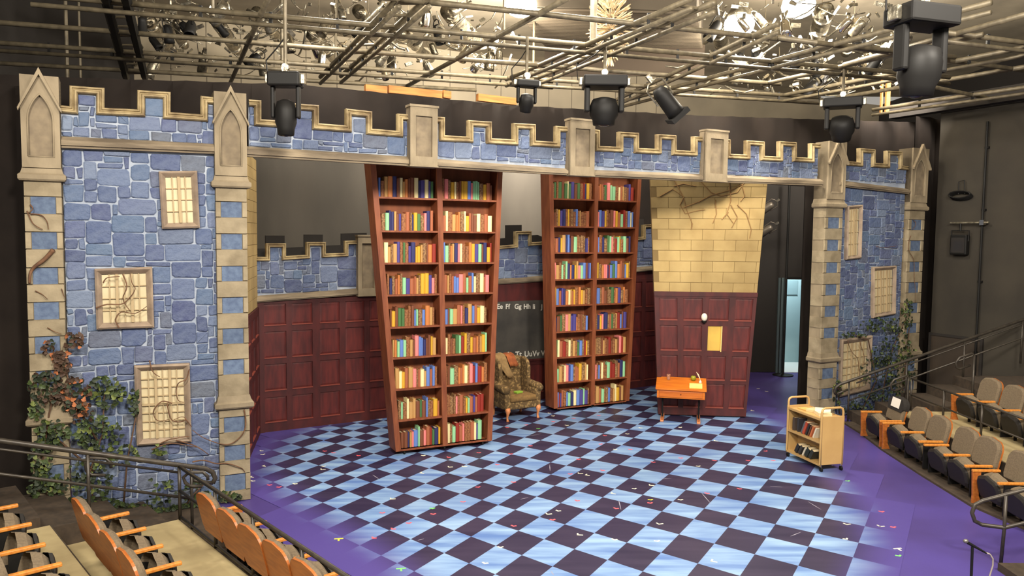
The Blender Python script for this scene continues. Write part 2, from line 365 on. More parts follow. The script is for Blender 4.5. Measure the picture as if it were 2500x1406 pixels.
drape('black_leg_drape', PORT, ([(a0, 5.95), (a1+.2, 5.95)], 0), .38, 'black leg drape right of the rightmost castle pillar')
a0 = PORT.px(1962, 700, .45)[0]
drape('black_leg_drape', PORT, ([(a0, 4.7), (a0+.55, 4.7)], 0), .5, 'black leg drape beside the lit doorway, behind the pillar', fold=.02)
BK = Frame(-4.29, 12.86, R(31.1))
drape('grey_backdrop_curtain', BK, ([(-2, 6.0), (10.5, 6.0)], 0), 1.7, 'tall plain grey backdrop curtain behind the rear battlements', CYC, .02, .3)
drape('black_leg_drape', BK, ([(9.0, 6.0), (11.2, 6.0)], 0), 1.0, 'black drape behind the cream brick flat', DRAPE, .03)

# ================================================================== CASTLE PORTAL
def stones(parent, s0, s1, z0, z1, ok, cell, y0=-.017, y1=.0, gap=.011, rng=None, big=1.0):
    """irregular coursed rubble; each stone is one object"""
    rng = rng or random; nx = max(1, round((s1-s0)/cell)); nz = max(1, round((z1-z0)/cell)); cx, cz = (s1-s0)/nx, (z1-z0)/nz
    free = [[ok(s0+(i+.5)*cx, z0+(j+.5)*cz) for j in range(nz)] for i in range(nx)]
    SZ = [((4, 4), 3*big), ((5, 4), 3*big), ((4, 3), 5), ((5, 3), 4*big), ((3, 3), 4), ((6, 3), 2*big), ((3, 2), 4), ((4, 2), 4), ((2, 2), 4), ((4, 1), 3), ((3, 1), 3), ((2, 3), 3), ((1, 2), 1), ((2, 1), 1), ((1, 1), .3)]
    cells = [(i, j) for j in range(nz-1, -1, -1) for i in range(nx)]
    for i, j in cells:
        if not free[i][j]: continue
        opts = []
        for (w_, h_), wt in SZ:
            if i+w_ <= nx and j-h_+1 >= 0 and all(free[a][b_] for a in range(i, i+w_) for b_ in range(j-h_+1, j+1)): opts.append(((w_, h_), wt))
        if not opts: free[i][j] = False; continue
        (w_, h_), _ = rng.choices(opts, [o[1] for o in opts])[0]
        for a in range(i, i+w_):
            for b_ in range(j-h_+1, j+1): free[a][b_] = False
        hx, hz = w_*cx/2-gap/2, h_*cz/2-gap/2; mx_, mz_ = s0+(i+w_/2)*cx, z0+(j+1-h_/2)*cz
        jt = lambda: rng.uniform(-.010, .008)
        cr = min(hx, hz)*rng.uniform(.12, .4)
        P = []
        for sx, sz, order in ((-1, -1, 0), (1, -1, 1), (1, 1, 0), (-1, 1, 1)):
            px_, pz_ = sx*(hx+jt()), sz*(hz+jt())
            a_, b2 = (px_, pz_-sz*cr*rng.uniform(.4, 1.2)), (px_-sx*cr*rng.uniform(.4, 1.2), pz_)
            P += [a_, b2] if order == 0 else [b2, a_]
        B().cham(P, y0+rng.uniform(-.005, .005), y1, min(.012, hx*.3, hz*.3)).build('stone', STONE, parent, (mx_, 0, mz_))

def offset_line(L, d):
    out = []; n = len(L)
    for i, p in enumerate(L):
        p = Vector(p); ns = []
        if i > 0: t = (p-Vector(L[i-1])).normalized(); ns.append(Vector((t.y, -t.x)))
        if i < n-1: t = (Vector(L[i+1])-p).normalized(); ns.append(Vector((t.y, -t.x)))
        k = sum(ns, Vector((0, 0))); q = k/max(1+ns[0].dot(ns[-1]), .3) if len(ns) == 2 else ns[0]
        out.append((p.x+q.x*d, p.y+q.y*d))
    return out
def coping(parent, L, wd=.085, name='coping'):
    """roll moulding mitred along a battlement outline (walked left to right)"""
    prof = [(-.004, .03), (-.006, -.035), (.12, -.062), (.26, -.060), (.36, -.040), (.46, -.042), (.62, -.072), (.80, -.072), (.94, -.050), (1.0, -.02), (1.0, .0)]
    rows = [[(x, y, z) for x, z in offset_line(L, t*wd)] for t, y in prof]; n = len(L); b = B()
    for j in range(len(prof)-1):
        for i in range(n-1):
            b.add([rows[j][i], rows[j+1][i], rows[j+1][i+1], rows[j][i+1]], [(0, 1, 2, 3)])
    return b.build(name, COPING, parent)
def ledge(parent, T, Bt, name='ledge', mt=None):
    """string course between top line T and bottom line Bt, sloped weathering on top"""
    b = B(); n = len(T)
    prof = lambda t, bt: [(0, t+.012), (-.035, t), (-.105, t-(t-bt)*.35), (-.105, bt+(t-bt)*.22), (-.08, bt+(t-bt)*.18), (-.075, bt), (.0, bt)]
    rows = [[(T[i][0], y, z) for y, z in prof(T[i][1], Bt[i][1])] for i in range(n)]
    m_ = len(rows[0])
    for i in range(n-1):
        for k in range(m_-1): b.add([rows[i][k], rows[i][k+1], rows[i+1][k+1], rows[i+1][k]], [(0, 1, 2, 3)])
    b.add(rows[0], [tuple(range(m_))]); b.add(rows[-1], [tuple(range(m_-1, -1, -1))])
    return b.build(name, mt or LEDGE, parent)
def in_poly(s, z, P):
    ins = False
    for (x1, y1), (x2, y2) in zip(P, P[1:]+P[:1]):
        if (y1 > z) != (y2 > z) and s < (x2-x1)*(z-y1)/(y2-y1)+x1: ins = not ins
    return ins
def lerp_line(L, s):
    if s <= L[0][0]: return L[0][1]
    for (a, za), (c, zc) in zip(L, L[1:]):
        if a <= s <= c: return za+(zc-za)*(s-a)/max(c-a, 1e-6)
    return L[-1][1]
def bil(Q, u, v):
    (x0, z0), (x1, z1), (x2, z2), (x3, z3) = Q      # bl, br, tr, tl
    return (x0*(1-u)*(1-v)+x1*u*(1-v)+x2*u*v+x3*(1-u)*v, z0*(1-u)*(1-v)+z1*u*(1-v)+z2*u*v+z3*(1-u)*v)
def window(parent, Q, ncase, rows, half=None, n0=-.02):
    """dummy castle window: mitred splayed frame, cream panes between glazing bars"""
    w_ = Q[1][0]-Q[0][0]; h_ = Q[3][1]-Q[0][1]; fw = .16 if w_ < .5 else .115; fh = fw*w_/h_
    b = B(); outer = [bil(Q, *p) for p in ((0, 0), (1, 0), (1, 1), (0, 1))]
    rings = []
    for t, y in ((0, 0), (0, n0-.045), (.3, n0-.062), (.5, n0-.05), (1, n0-.012)):
        rings.append([(x, y, z) for x, z in (bil(Q, u, v) for u, v in ((fw*t, fh*t), (1-fw*t, fh*t), (1-fw*t, 1-fh*t), (fw*t, 1-fh*t)))])
    for a, c in zip(rings, rings[1:]):
        for i in range(4): j = (i+1) % 4; b.add([a[i], a[j], c[j], c[i]], [(0, 1, 2, 3)])
    fr = b.build('window_frame', WINF, parent)
    u0, u1, v0, v1 = fw, 1-fw, fh, 1-fh; gb = B()
    def bar(ua, ub, va, vb, y): gb.prism([bil(Q, ua, va), bil(Q, ub, va), bil(Q, ub, vb), bil(Q, ua, vb)], y, 0)
    cw = (u1-u0)/ncase; tk, tn = .030/w_, .010/w_; tv = .010/h_
    us = []
    for c in range(ncase):
        a, e_ = u0+c*cw, u0+(c+1)*cw
        if c: bar(a-tk/2, a+tk/2, v0, v1, n0-.038)
        m_ = (a+e_)/2; bar(m_-tn/2, m_+tn/2, v0, v1, n0-.026)
        us += [(a+(tk/2 if c else 0), m_-tn/2), (m_+tn/2, e_-(tk/2 if c < ncase-1 else 0))]
    rh = (v1-v0)/rows; vsn = []
    for r in range(rows):
        a, e_ = v0+r*rh, v0+(r+1)*rh; th = tv*2.4 if half and r == half else tv
        if r: bar(u0, u1, a-th/2, a+th/2, n0-(.03 if half and r == half else .024))
        vsn.append((a+(th/2 if r else 0), e_-tv/2))
    gb.build('glazing_bars', GLAZ, fr)
    for (ua, ub) in us:
        for (va, vb) in vsn:
            B().prism([bil(Q, ua, va), bil(Q, ub, va), bil(Q, ub, vb), bil(Q, ua, vb)], n0-.004, -.002).build('pane', PANE, fr)
    return fr
def stair(px_pts, n=0): return [PORT.px(x, y, n) for x, y in px_pts]
def inside_rects(s, z, rs): return any(a+.03 < s < b_-.03 and c+.03 < z < d_-.03 for a, b_, c, d_ in rs)

def tower(top_px, led_t, led_b, xl, xr, wins, label, seed):
    L = stair(top_px); T = stair(led_t); Bt = stair(led_b)
    s0, s1 = L[0][0], L[-1][0]
    root = thing('castle_tower_wall', PORT.w((s0+s1)/2, 0), PORT.a, label, 'castle wall'); c = (s0+s1)/2
    L = [(x-c, z) for x, z in L]; T = [(x-c, z) for x, z in T]; Bt = [(x-c, z) for x, z in Bt]; s0 -= c; s1 -= c
    B().prism([(s0, 0), (s1, 0)]+L[::-1], 0, .03).build('wall_core', MORTAR, root)
    coping(root, L); ledge(root, T, Bt)
    rs = []
    for Qp, nc, rw_, hf in wins:
        Q = [PORT.px(*p) for p in Qp]; Q = [(x-c, z) for x, z in Q]; window(root, Q, nc, rw_, hf)
        rs.append((min(Q[0][0], Q[3][0]), max(Q[1][0], Q[2][0]), Q[0][1], Q[2][1]))
    rng = random.Random(seed); cop = offset_line(L, .075)+[(s1, 4.0), (s0, 4.0)]
    zb, zt = Bt[0][1], T[0][1]
    stones(root, s0, s1, .0, zb, lambda s, z: not inside_rects(s, z, rs), .068, rng=rng, big=1.8)
    stones(root, s0, s1, zt+.01, max(z for _, z in L), lambda s, z: in_poly(s, z, cop), .058, rng=rng, big=1.5)
    return root
tower([(148, 258), (170, 260), (170, 210), (255, 216), (255, 264), (335, 268), (335, 221), (416, 226), (416, 275), (489, 280), (489, 235), (528, 239)],
      [(150, 335), (528, 353)], [(150, 362), (528, 377)], 150, 526,
      [([(395, 559), (487, 556), (480, 418), (387, 419)], 2, 4, None), ([(236, 803), (376, 798), (371, 651), (231, 656)], 3, 4, None), ([(334, 1085), (467, 1076), (462, 885), (327, 891)], 3, 8, 4)],
      'blue stone castle tower wall with three leaded windows, left of the stage', 11)
tower([(2044, 366), (2058, 369), (2058, 393), (2094, 396), (2094, 362), (2132, 365), (2132, 398), (2160, 400), (2160, 368), (2198, 370), (2198, 404), (2212, 406)],
      [(2040, 440), (2212, 462)], [(2040, 455), (2212, 474)], 2040, 2212,
      [([(2060, 634), (2096, 630), (2100, 500), (2063, 503)], 2, 4, None), ([(2125, 776), (2180, 766), (2182, 648), (2125, 652)], 3, 5, None), ([(2043, 968), (2118, 950), (2124, 818), (2048, 828)], 3, 6, 3)],
      'blue stone castle tower wall with three leaded windows, right of the stage', 23)

# header with battlements
HT = [(606, 244), (637, 246), (637, 292), (702, 297), (702, 252), (777, 258), (777, 302), (842, 307), (842, 266), (907, 273), (907, 315), (968, 320), (968, 278), (1020, 282),
      (1084, 287), (1084, 331), (1140, 334), (1140, 294), (1198, 298), (1198, 338), (1250, 341), (1250, 301), (1305, 304), (1305, 344), (1353, 347), (1353, 308), (1410, 312),
      (1461, 318), (1461, 357), (1507, 359), (1507, 322), (1556, 325), (1556, 362), (1601, 364), (1601, 328), (1647, 331), (1647, 367), (1689, 369), (1689, 333), (1735, 336),
      (1779, 341), (1779, 376), (1818, 378), (1818, 343), (1862, 346), (1862, 381), (1898, 383), (1898, 345), (1940, 348), (1940, 384), (1975, 386), (1975, 350), (1998, 352)]
L = stair(HT); T = stair([(600, 359), (993, 384), (1200, 400), (1378, 413), (1438, 416), (1703, 426), (2000, 438)]); Bt = stair([(600, 383), (993, 406), (1200, 419), (1378, 428), (1438, 432), (1703, 444), (2000, 454)])
hd = thing('castle_header', PORT.w(5.2, 0, 4.3), PORT.a, 'long blue stone battlement spanning over the stage between the pillars', 'castle wall')
ox = lambda P: [(x-5.2, z-4.3) for x, z in P]
L, T, Bt = ox(L), ox(T), ox(Bt)
B().prism([(L[0][0], Bt[0][1]+.02)]+[(x, z+.02) for x, z in Bt[1:-1]]+[(L[-1][0], Bt[-1][1]+.02)]+L[::-1], 0, .03).build('wall_core', MORTAR, hd)
coping(hd, L); ledge(hd, T, Bt)
cop = offset_line(L, .075)+[(L[-1][0], -1), (L[0][0], -1)]
stones(hd, L[0][0], L[-1][0], T[0][1]+.01, max(z for _, z in L), lambda s, z: in_poly(s, z, cop) and z > lerp_line(T, s)+.02, .066, rng=random.Random(5), big=2.0)

def gothic_panel(parent, w_, z0, z1, yf, yb, mt=CASTLE):
    """front slab with a pointed arch sunk into it"""
    hw = w_/2; aw = w_*.33; zs = z0+(z1-z0)*.50; za = z0+(z1-z0)*.80; zb_ = z0+(z1-z0)*.12
    rad = ((za-zs)**2+aw**2)/(2*aw); arc = []
    for k in range(9):
        t = k/8*math.asin(min(1, (za-zs)/rad)); arc.append((-aw+rad-rad*math.cos(t), zs+rad*math.sin(t)))
    left = [(-hw, z0), (0, z0), (0, zb_), (-aw, zb_)]+arc+[(0, z1), (-hw, z1)]
    right = [(-x, z) for x, z in left]
    B().prism(left, yf, yb).prism(right, yf, yb).build('arch_panel', mt, parent)
    B().box(-hw, hw, yf+.035, yb, z0, z1).build('arch_recess', RECESS, parent)
    path = [(-aw, yf, zb_)]+[(x, yf, z) for x, z in arc]+[(-x, yf, z) for x, z in arc[::-1]]+[(aw, yf, zb_), (-aw, yf, zb_)]
    B().tube(path, .010, 6).build('arch_bead', mt, parent, smooth=True)
def cap(parent, w_, z0, z1, yf, name='capital', mt=CASTLE):
    hw = w_/2; h = z1-z0; prof = [(z1, 0), (z0+h*.55, .02), (z0+h*.42, .045), (z0+h*.12, .045), (z0, .03)]
    b = B(); rows = []
    for z, o in prof: rows.append([(-hw-o, .2, z), (-hw-o, yf-o, z), (hw+o, yf-o, z), (hw+o, .2, z)])
    for a, c in zip(rows, rows[1:]):
        for i in range(3): b.add([a[i], c[i], c[i+1], a[i+1]], [(0, 1, 2, 3)])
    b.add(rows[0], [(0, 1, 2, 3)]); b.add(rows[-1], [(3, 2, 1, 0)])
    return b.build(name, mt, parent)
SQ = [(3.78, 3.59), (3.385, 3.195), (2.985, 2.80), (2.595, 2.40), (2.205, 2.015), (1.815, 1.63), (1.085, .895), (.72, .53), (.35, .14)]
def pillar(x_top, x_bot, label, zs=1.0, zo=0.0):
    (xa, xb), (xc, xd) = x_top, x_bot
    a = (PORT.px(xa, 445)[0]+PORT.px(xc, 900)[0])/2; b_ = (PORT.px(xb, 445)[0]+PORT.px(xd, 900)[0])/2
    w_ = b_-a; root = thing('castle_pillar', PORT.w((a+b_)/2, 0), PORT.a, label, 'pillar', 'castle pillars framing the stage')
    Z = lambda z: 3.4+(z-3.4)*zs+zo if z > .2 else z
    yf = -.09; hw = w_/2
    B().box(-hw+.012, hw-.012, yf+.018, .2, 0, Z(3.98)).build('shaft', CASTLE, root)
    zc = Z(3.96)
    blocks = []
    prev = Z(3.97)
    for t, b2 in SQ:
        t, b2 = Z(t), Z(b2)
        if prev-t > .02: blocks.append((-hw, hw, t, prev))
        iw = w_*.325
        blocks += [(-hw, -iw, b2, t), (iw, hw, b2, t)]
        B().box(-iw, iw, yf+.004+.012, yf+.02, b2, t).build('blue_inset', BLUEP, root)
        prev = b2
    blocks.append((-hw, hw, 0.0, prev))
    for x0, x1, z0, z1 in blocks:
        B().cham([(x0+.002, z0+.003), (x1-.002, z0+.003), (x1-.002, z1-.003), (x0+.002, z1-.003)], yf-.004, .19 if x1-x0 > w_*.9 else yf+.03, .005).build('quoin_block', CASTLE2, root)
    cap(root, w_, Z(3.955), Z(4.11), yf-.01); cap(root, w_, Z(1.2), Z(1.36), yf-.01)
    up = B()
    gothic_panel(root, w_, Z(4.1), Z(5.11), yf-.035, .2)
    ze, zt = Z(4.74), Z(5.19); g = hw+.025
    B().prism([(-g, ze), (-g+.005, ze-.03), (0, zt-.075), (g-.005, ze-.03), (g, ze), (0, zt)], yf-.085, yf-.03).build('gable_moulding', CASTLE, root)
    return root
pillar((59, 153), (72, 164), 'leftmost castle pillar, half covered in ivy at its foot')
pillar((526, 604), (527, 603), 'castle pillar between the left tower and the stage opening')
pillar((2001, 2046), (1999, 2038), 'castle pillar between the stage opening and right tower', 1.05, .0)
pillar((2208, 2246), (2198, 2236), 'rightmost castle pillar beside the dark house wall', 1.06, .0)

def pilaster(frame, c4, label, n=-.07, name='castle_pilaster', dep=.1):
    P = [frame.px(*p) for p in c4]; s0 = (P[0][0]+P[3][0])/2; s1 = (P[1][0]+P[2][0])/2; z0 = (P[0][1]+P[1][1])/2; z1 = (P[2][1]+P[3][1])/2
    w_ = s1-s0; root = thing(name, frame.w((s0+s1)/2, n, z0), frame.a, label, 'pilaster', 'panelled pilasters on the battlements'); hw = w_/2; h = z1-z0
    f = w_*.2; fz = .12
    B().box(-hw, hw, .035, -n+.02, 0, h).build('back_board', RECESS, root)
    B().prism([(-hw, 0), (-hw+f, fz), (-hw+f, h-fz), (-hw, h)], 0, .06).prism([(hw, 0), (hw, h), (hw-f, h-fz), (hw-f, fz)], 0, .06).prism([(-hw, 0), (hw, 0), (hw-f, fz), (-hw+f, fz)], 0, .06).prism([(-hw, h), (-hw+f, h-fz), (hw-f, h-fz), (hw, h)], 0, .06).build('frame', CASTLE, root)
    B().box(-hw-.012, hw+.012, -.015, -n+.02, h, h+.03).build('cap_board', CASTLE, root)
    B().box(-hw-.008, hw+.008, -.012, -n+.02, -.02, 0).build('foot_board', CASTLE, root)
    return root
pilaster(PORT, [(995, 404), (1060, 408), (1057, 268), (990, 263)], 'panelled pilaster on the battlement, above the nearer bookcase', -.16)
pilaster(PORT, [(1379, 426), (1438, 430), (1439, 300), (1381, 296)], 'panelled pilaster on the battlement, above the farther bookcase', -.16)
pilaster(PORT, [(1706, 441), (1758, 444), (1764, 326), (1711, 322)], 'panelled pilaster on the battlement, above the cream brick flat', -.16)

# ================================================================== PANELLING
def panelled(parent, cells, g, y=-.03):
    """cells: (s0,s1,z0,z1) recesses; each a fielded panel with a bead on its sill"""
    for s0, s1, z0, z1 in cells:
        P = [g(s0, z0), g(s1, z0), g(s1, z1), g(s0, z1)]
        B().cham(P, -.014, 0, .035).build('panel', MAROON, parent)
        B().prism([g(s0, z0-.010), g(s1, z0-.010), g(s1, z0+.006), g(s0, z0+.006)], y-.010, -.005).build('bead', MSILL_LIT, parent)
def frame_grid(parent, cols, rows, S0, S1, Z0, Z1, g, y=-.03):
    """stiles and rails around the recesses"""
    xs = [S0]+[v for c in cols for v in c]+[S1]; zs = [Z0]+[v for r in rows for v in r]+[Z1]
    for k in range(0, len(xs), 2):
        if xs[k+1]-xs[k] > .004: B().prism([g(xs[k], Z0), g(xs[k+1], Z0), g(xs[k+1], Z1), g(xs[k], Z1)], y, 0).build('stile', MAROON_D, parent)
    for k in range(0, len(zs), 2):
        for a, b_ in cols:
            if zs[k+1]-zs[k] > .004: B().prism([g(a, zs[k]), g(b_, zs[k]), g(b_, zs[k+1]), g(a, zs[k+1])], y, 0).build('rail', MAROON_D, parent)
ident = lambda s, z: (s, z)

# rear wall: maroon panelling below a blue stone battlement
bw = thing('rear_castle_wall', BK.o, BK.a, 'rear wall of maroon panelling below a blue stone battlement', 'castle wall')
bt_px = [(600, 627), (648, 627), (648, 594), (697, 594), (697, 625), (746, 622), (746, 591), (794, 591), (794, 619), (840, 617), (840, 588), (905, 586)]
bt2 = [(1210, 601), (1255, 597), (1255, 565), (1295, 564), (1295, 592), (1335, 589)]
bt3 = [(1545, 580), (1567, 578), (1567, 549), (1600, 547), (1600, 573), (1640, 571)]
A1 = [BK.px(*p) for p in bt_px]; A2 = [BK.px(*p) for p in bt2]; A3 = [BK.px(*p) for p in bt3]
def fill(a, b_):
    """hidden merlons between two traced runs"""
    n = max(1, round((b_[0]-a[0])/.75)); out = []
    for k in range(n):
        x0 = a[0]+(b_[0]-a[0])*(k+.35)/n; x1 = a[0]+(b_[0]-a[0])*(k+.75)/n; z = a[1]+(b_[1]-a[1])*(k+.5)/n
        out += [(x0, z-.1), (x0, z+.12), (x1, z+.12), (x1, z-.1)]
    return out
BL = A1+[(A1[-1][0], A1[-1][1]-.23)]+fill((A1[-1][0], A1[-1][1]-.1), A2[0])+A2+fill(A2[-1], A3[0])+A3
LT = [BK.px(x, y) for x, y in ((600, 726), (634, 723), (874, 705), (1218, 682), (1330, 674), (1559, 653), (1640, 646))]
LB = [BK.px(x, y) for x, y in ((600, 740), (634, 737), (874, 719), (1218, 693), (1328, 686), (1559, 663), (1640, 656))]
sA, sB = BL[0][0], BL[-1][0]
B().prism([(sA, 0), (sB, 0)]+BL[::-1], 0, .03).build('wall_core', MORTAR, bw)
coping(bw, BL, .07); ledge(bw, LT, LB)
cop = offset_line(BL, .06)+[(sB, 0), (sA, 0)]
stones(bw, sA, sB, LT[0][1]-.02, max(z for _, z in BL), lambda s, z: in_poly(s, z, cop) and z > lerp_line(LT, s)+.02, .078, rng=random.Random(9))
blk = [(x+.13, z+.13) for x, z in BL]  # rear battlement outline shifted right and up, for the black board behind
tag(B().prism([(sA, 1.0), (sB, 1.0)]+blk[::-1], .0, .03).build('black_stepped_board', BLACK, None, BK.w(0, .55), BK.a), 'black stepped board standing behind the rear battlements', 'board')
B().prism([(sA, 0), (sB, 0)]+[(x, z) for x, z in LB[::-1]], -.005, .0).build('panel_backing', MAROON_D, bw)
colpx = [(644, 698), (712, 762), (780, 828), (842, 888), (901, 943)]
cols = [(BK.px(a, 850)[0], BK.px(b_, 850)[0]) for a, b_ in colpx]
pitch = cols[1][0]-cols[0][0]; wd = .39
sR0 = BK.px(1548, 800)[0]; k = 0
sBd0, sBd1 = BK.px(1110, 800)[0], BK.px(1329, 800)[0]
while cols[-1][1]+pitch < sBd0-.05: cols.append((cols[-1][0]+pitch, cols[-1][0]+pitch+wd))
rowz = [(.17, .60), (.72, 1.17), (1.28, 1.73), (1.84, 2.2)]
frame_grid(bw, cols, rowz, sA, sBd0-.06, 0, 2.27, ident); panelled(bw, [(a, b_, c, d_) for a, b_ in cols for c, d_ in rowz], ident)
cols2 = [(sBd1+.12+i*.52, sBd1+.12+i*.52+.40) for i in range(8) if sBd1+.12+i*.52+.4 < sB-.02]
rowz2 = [(.17, .60), (.72, 1.17), (1.28, 1.73), (1.84, 2.4)]
frame_grid(bw, cols2, rowz2, sBd1+.02, sB, 0, 2.47, ident); panelled(bw, [(a, b_, c, d_) for a, b_ in cols2 for c, d_ in rowz2], ident)
zb0, zb1 = BK.px(1270, 878)[1], BK.px(1270, 734)[1]
frame_grid(bw, [(sBd0, sBd1)], [(.17, zb0-.12), (zb0, zb1)], sBd0-.06, sBd1+.02, 0, 2.45, ident); panelled(bw, [(sBd0+i*(sBd1-sBd0)/3+.03, sBd0+(i+1)*(sBd1-sBd0)/3-.03, .17, zb0-.12) for i in range(3)], ident)
pilaster(BK, [(873, 721), (922, 717), (914, 576), (865, 579)], 'panelled pilaster on the rear battlement, left of the nearer bookcase', -.12)

# blackboard with a chalk alphabet
bb = thing('blackboard', BK.w((sBd0+sBd1)/2, -.03, zb0), BK.a, 'blackboard with a chalk alphabet, behind the armchair', 'blackboard')
hwb = (sBd1-sBd0)/2-.01; hb = zb1-zb0
B().box(-hwb, hwb, -.004, .02, 0, hb).build('slate', mat('slate', (52, 50, 47), .8, (72, 68, 62), 2.0), bb)
B().box(-hwb-.03, hwb+.03, -.02, .02, -.04, 0).build('chalk_ledge', MAROON_D, bb)
CHALK = mat('chalk', (206, 202, 190), .95)
def letters(txt, x, y, hgt):
    s, z = BK.px(x, y, -.036); cu = bpy.data.curves.new('txt', 'FONT'); cu.body = txt; cu.size = hgt*1.4; cu.extrude = .001; cu.offset = .003
    o = bpy.data.objects.new('txt', cu); COL.objects.link(o); dg = bpy.context.evaluated_depsgraph_get(); dg.update()
    me = bpy.data.meshes.new_from_object(o.evaluated_get(dg)); me.name = 'chalk_letters'; bpy.data.objects.remove(o); me.materials.clear(); me.materials.append(CHALK)
    link_mesh('chalk_letters', me, bb, (s-(sBd0+sBd1)/2, -.0065, z-zb0), (PI/2, 0, 0))
for t, x in (('Ee', 1213), ('Ff', 1234), ('Gg', 1256), ('Hh', 1278), ('Ii', 1300), ('J', 1321)): letters(t, x, 754, .10)
for t, x in (('Rr', 1214), ('Ss', 1237), ('Tt', 1258), ('Uu', 1280), ('Vv', 1300), ('W', 1321)): letters(t, x, 874-(x-1214)*.05, .115)

# left return: cream bricks above maroon panelling, seen edge-on behind the pillar
SR = Frame(-4.0, 11.53, math.atan2(1.33, -.29))
sr = thing('brick_return_flat', SR.o, SR.a, 'narrow cream brick and maroon flat behind the left inner pillar', 'wall flat')
zm = SR.px(620, 757)[1]
B().box(-1.0, 1.40, 0, .06, 0, zm).build('panel_backing', MAROON_D, sr)
B().box(-1.0, 1.40, .004, .06, zm, 4.62).build('brick_backing', CREAMJ, sr)
zz = zm+.01; r_ = 0
while zz < 4.6:
    h = .175; x = -1.0+(.0 if r_ % 2 else -.2)
    while x < 1.4:
        a, b_ = max(x, -1.0), min(x+.40, 1.4)
        if b_-a > .05: B().box(a+.003, b_-.003, -.006, .01, zz+.003, min(zz+h-.003, 4.62)).build('brick', CREAM, sr)
        x += .40
    zz += h; r_ += 1
c3 = [(-.85, -.45), (-.3, .1), (.25, .65), (.8, 1.2)]; r3 = [(.15, .55), (.67, 1.07), (1.19, 1.59), (1.71, zm-.12)]
frame_grid(sr, c3, r3, -1.0, 1.40, 0, zm, ident); panelled(sr, [(a, b_, c, d_) for a, b_ in c3 for c, d_ in r3], ident)

# rolling flat with cream bricks above maroon panelling (wider at the top)
PF = Frame(2.82, 14.46, R(-4.2))
pf = thing('brick_and_panel_flat', PF.o, PF.a, 'rolling flat, cream brick above maroon panelling, behind the school desk', 'wall flat')
Q = [PF.px(1607, 1010), PF.px(1820, 1016), PF.px(1876, 425), PF.px(1587, 425)]
vy = lambda y: (PF.px(1720, y)[1]-PF.px(1720, 1013)[1])/(PF.px(1720, 425)[1]-PF.px(1720, 1013)[1])
vm = vy(716)
gq = lambda u, v: bil(Q, u, v)
B().prism([gq(0, 0), gq(1, 0), gq(1, vm), gq(0, vm)], 0, .12).build('panel_backing', MAROON_D, pf)
B().prism([gq(0, vm), gq(1, vm), gq(1, 1), gq(0, 1)], .004, .12).build('brick_backing', CREAMJ, pf)
yv = 716; r_ = 0
while yv > 430:
    v0, v1 = vy(yv), vy(yv-26); x = (.05 if r_ % 2 else -.052)
    while x < 1:
        a, b_ = max(x, 0), min(x+.204, 1)
        if b_-a > .02: B().cham([gq(a+.0015, v0+.0008), gq(b_-.0015, v0+.0008), gq(b_-.0015, v1-.0008), gq(a+.0015, v1-.0008)], -.001, .006, .002).build('brick', CREAM, pf)
        x += .204
    yv -= 26; r_ += 1
B().prism([gq(-.002, vm-.012), gq(1.002, vm-.012), gq(1.002, vm+.006), gq(-.002, vm+.006)], -.045, 0).build('dado_rail', MAROON_D, pf)
uc = [(.045, .225), (.285, .475), (.535, .735), (.795, .965)]; vr = [(vy(993), vy(936)), (vy(926), vy(868)), (vy(855), vy(795)), (vy(781), vy(728))]
frame_grid(pf, uc, vr, 0, 1, 0, vm, gq); 
def p2(cells):
    for s0, s1, z0, z1 in cells:
        B().cham([gq(s0, z0), gq(s1, z0), gq(s1, z1), gq(s0, z1)], -.014, 0, .035).build('panel', MAROON, pf)
        B().prism([gq(s0, z0-.003), gq(s1, z0-.003), gq(s1, z0+.002), gq(s0, z0+.002)], -.04, -.005).build('bead', MSILL_LIT, pf)
p2([(a, b_, c, d_) for i, (a, b_) in enumerate(uc) for j, (c, d_) in enumerate(vr) if not (i == 2 and j == 2)])
na, nb_ = uc[2]; nc, nd = vr[2]; nm = na+(nb_-na)*.70
B().prism([gq(na, nc-.004), gq(nm, nc-.004), gq(nm, nd), gq(na, nd)], -.004, .002).build('cream_hatch', mat('hatch_cream', (214, 176, 80), .7, (196, 160, 74), 3), pf)
B().prism([gq(nm-.006, nc-.004), gq(nm+.004, nc-.004), gq(nm+.004, nd), gq(nm-.006, nd)], -.045, 0).build('hatch_lit_edge', mat('hatch_lit_edge', (226, 196, 120), .6), pf)  # paler strip: light on the right return of the opening, painted in
B().prism([gq(nm+.004, nc), gq(nb_, nc), gq(nb_, nd), gq(nm+.004, nd)], -.03, 0).build('panel', MAROON, pf)
VINE_P = mat('painted_branch', (138, 106, 66), .9)
for L in ([(1640, 430), (1668, 480), (1676, 512), (1691, 548)], [(1708, 440), (1735, 470), (1760, 479), (1800, 470), (1816, 448)], [(1668, 507), (1708, 492), (1733, 478), (1790, 462), (1830, 440)], [(1780, 440), (1784, 490), (1774, 522), (1790, 545)], [(1670, 480), (1660, 500), (1673, 522), (1700, 515), (1722, 512)], [(1746, 488), (1749, 522), (1740, 545)], [(1778, 518), (1762, 536)], [(1800, 500), (1822, 522), (1834, 560), (1830, 582)], [(1811, 450), (1818, 478), (1808, 492)], [(1645, 455), (1668, 449), (1700, 455)], [(1610, 480), (1642, 462), (1668, 480)], [(1690, 545), (1688, 560)], [(1784, 500), (1800, 530), (1786, 556)]):
    pts = [PF.px(*p) for p in L]; B().tube([(x, -.006, z) for x, z in pts], [.012-.006*i/len(pts) for i in range(len(pts))], 5).build('painted_branch', VINE_P, pf).scale = (1, 1, 1)
for x in (.15, 1.5):
    B().lathe([(.04, -.018), (.045, 0), (.04, .018)], (x, .06, .045), 12, Matrix.Rotation(PI/2, 3, 'Y')).build('caster', BLACKM, pf)
es, ez = PF.px(1719, 774, -.06)
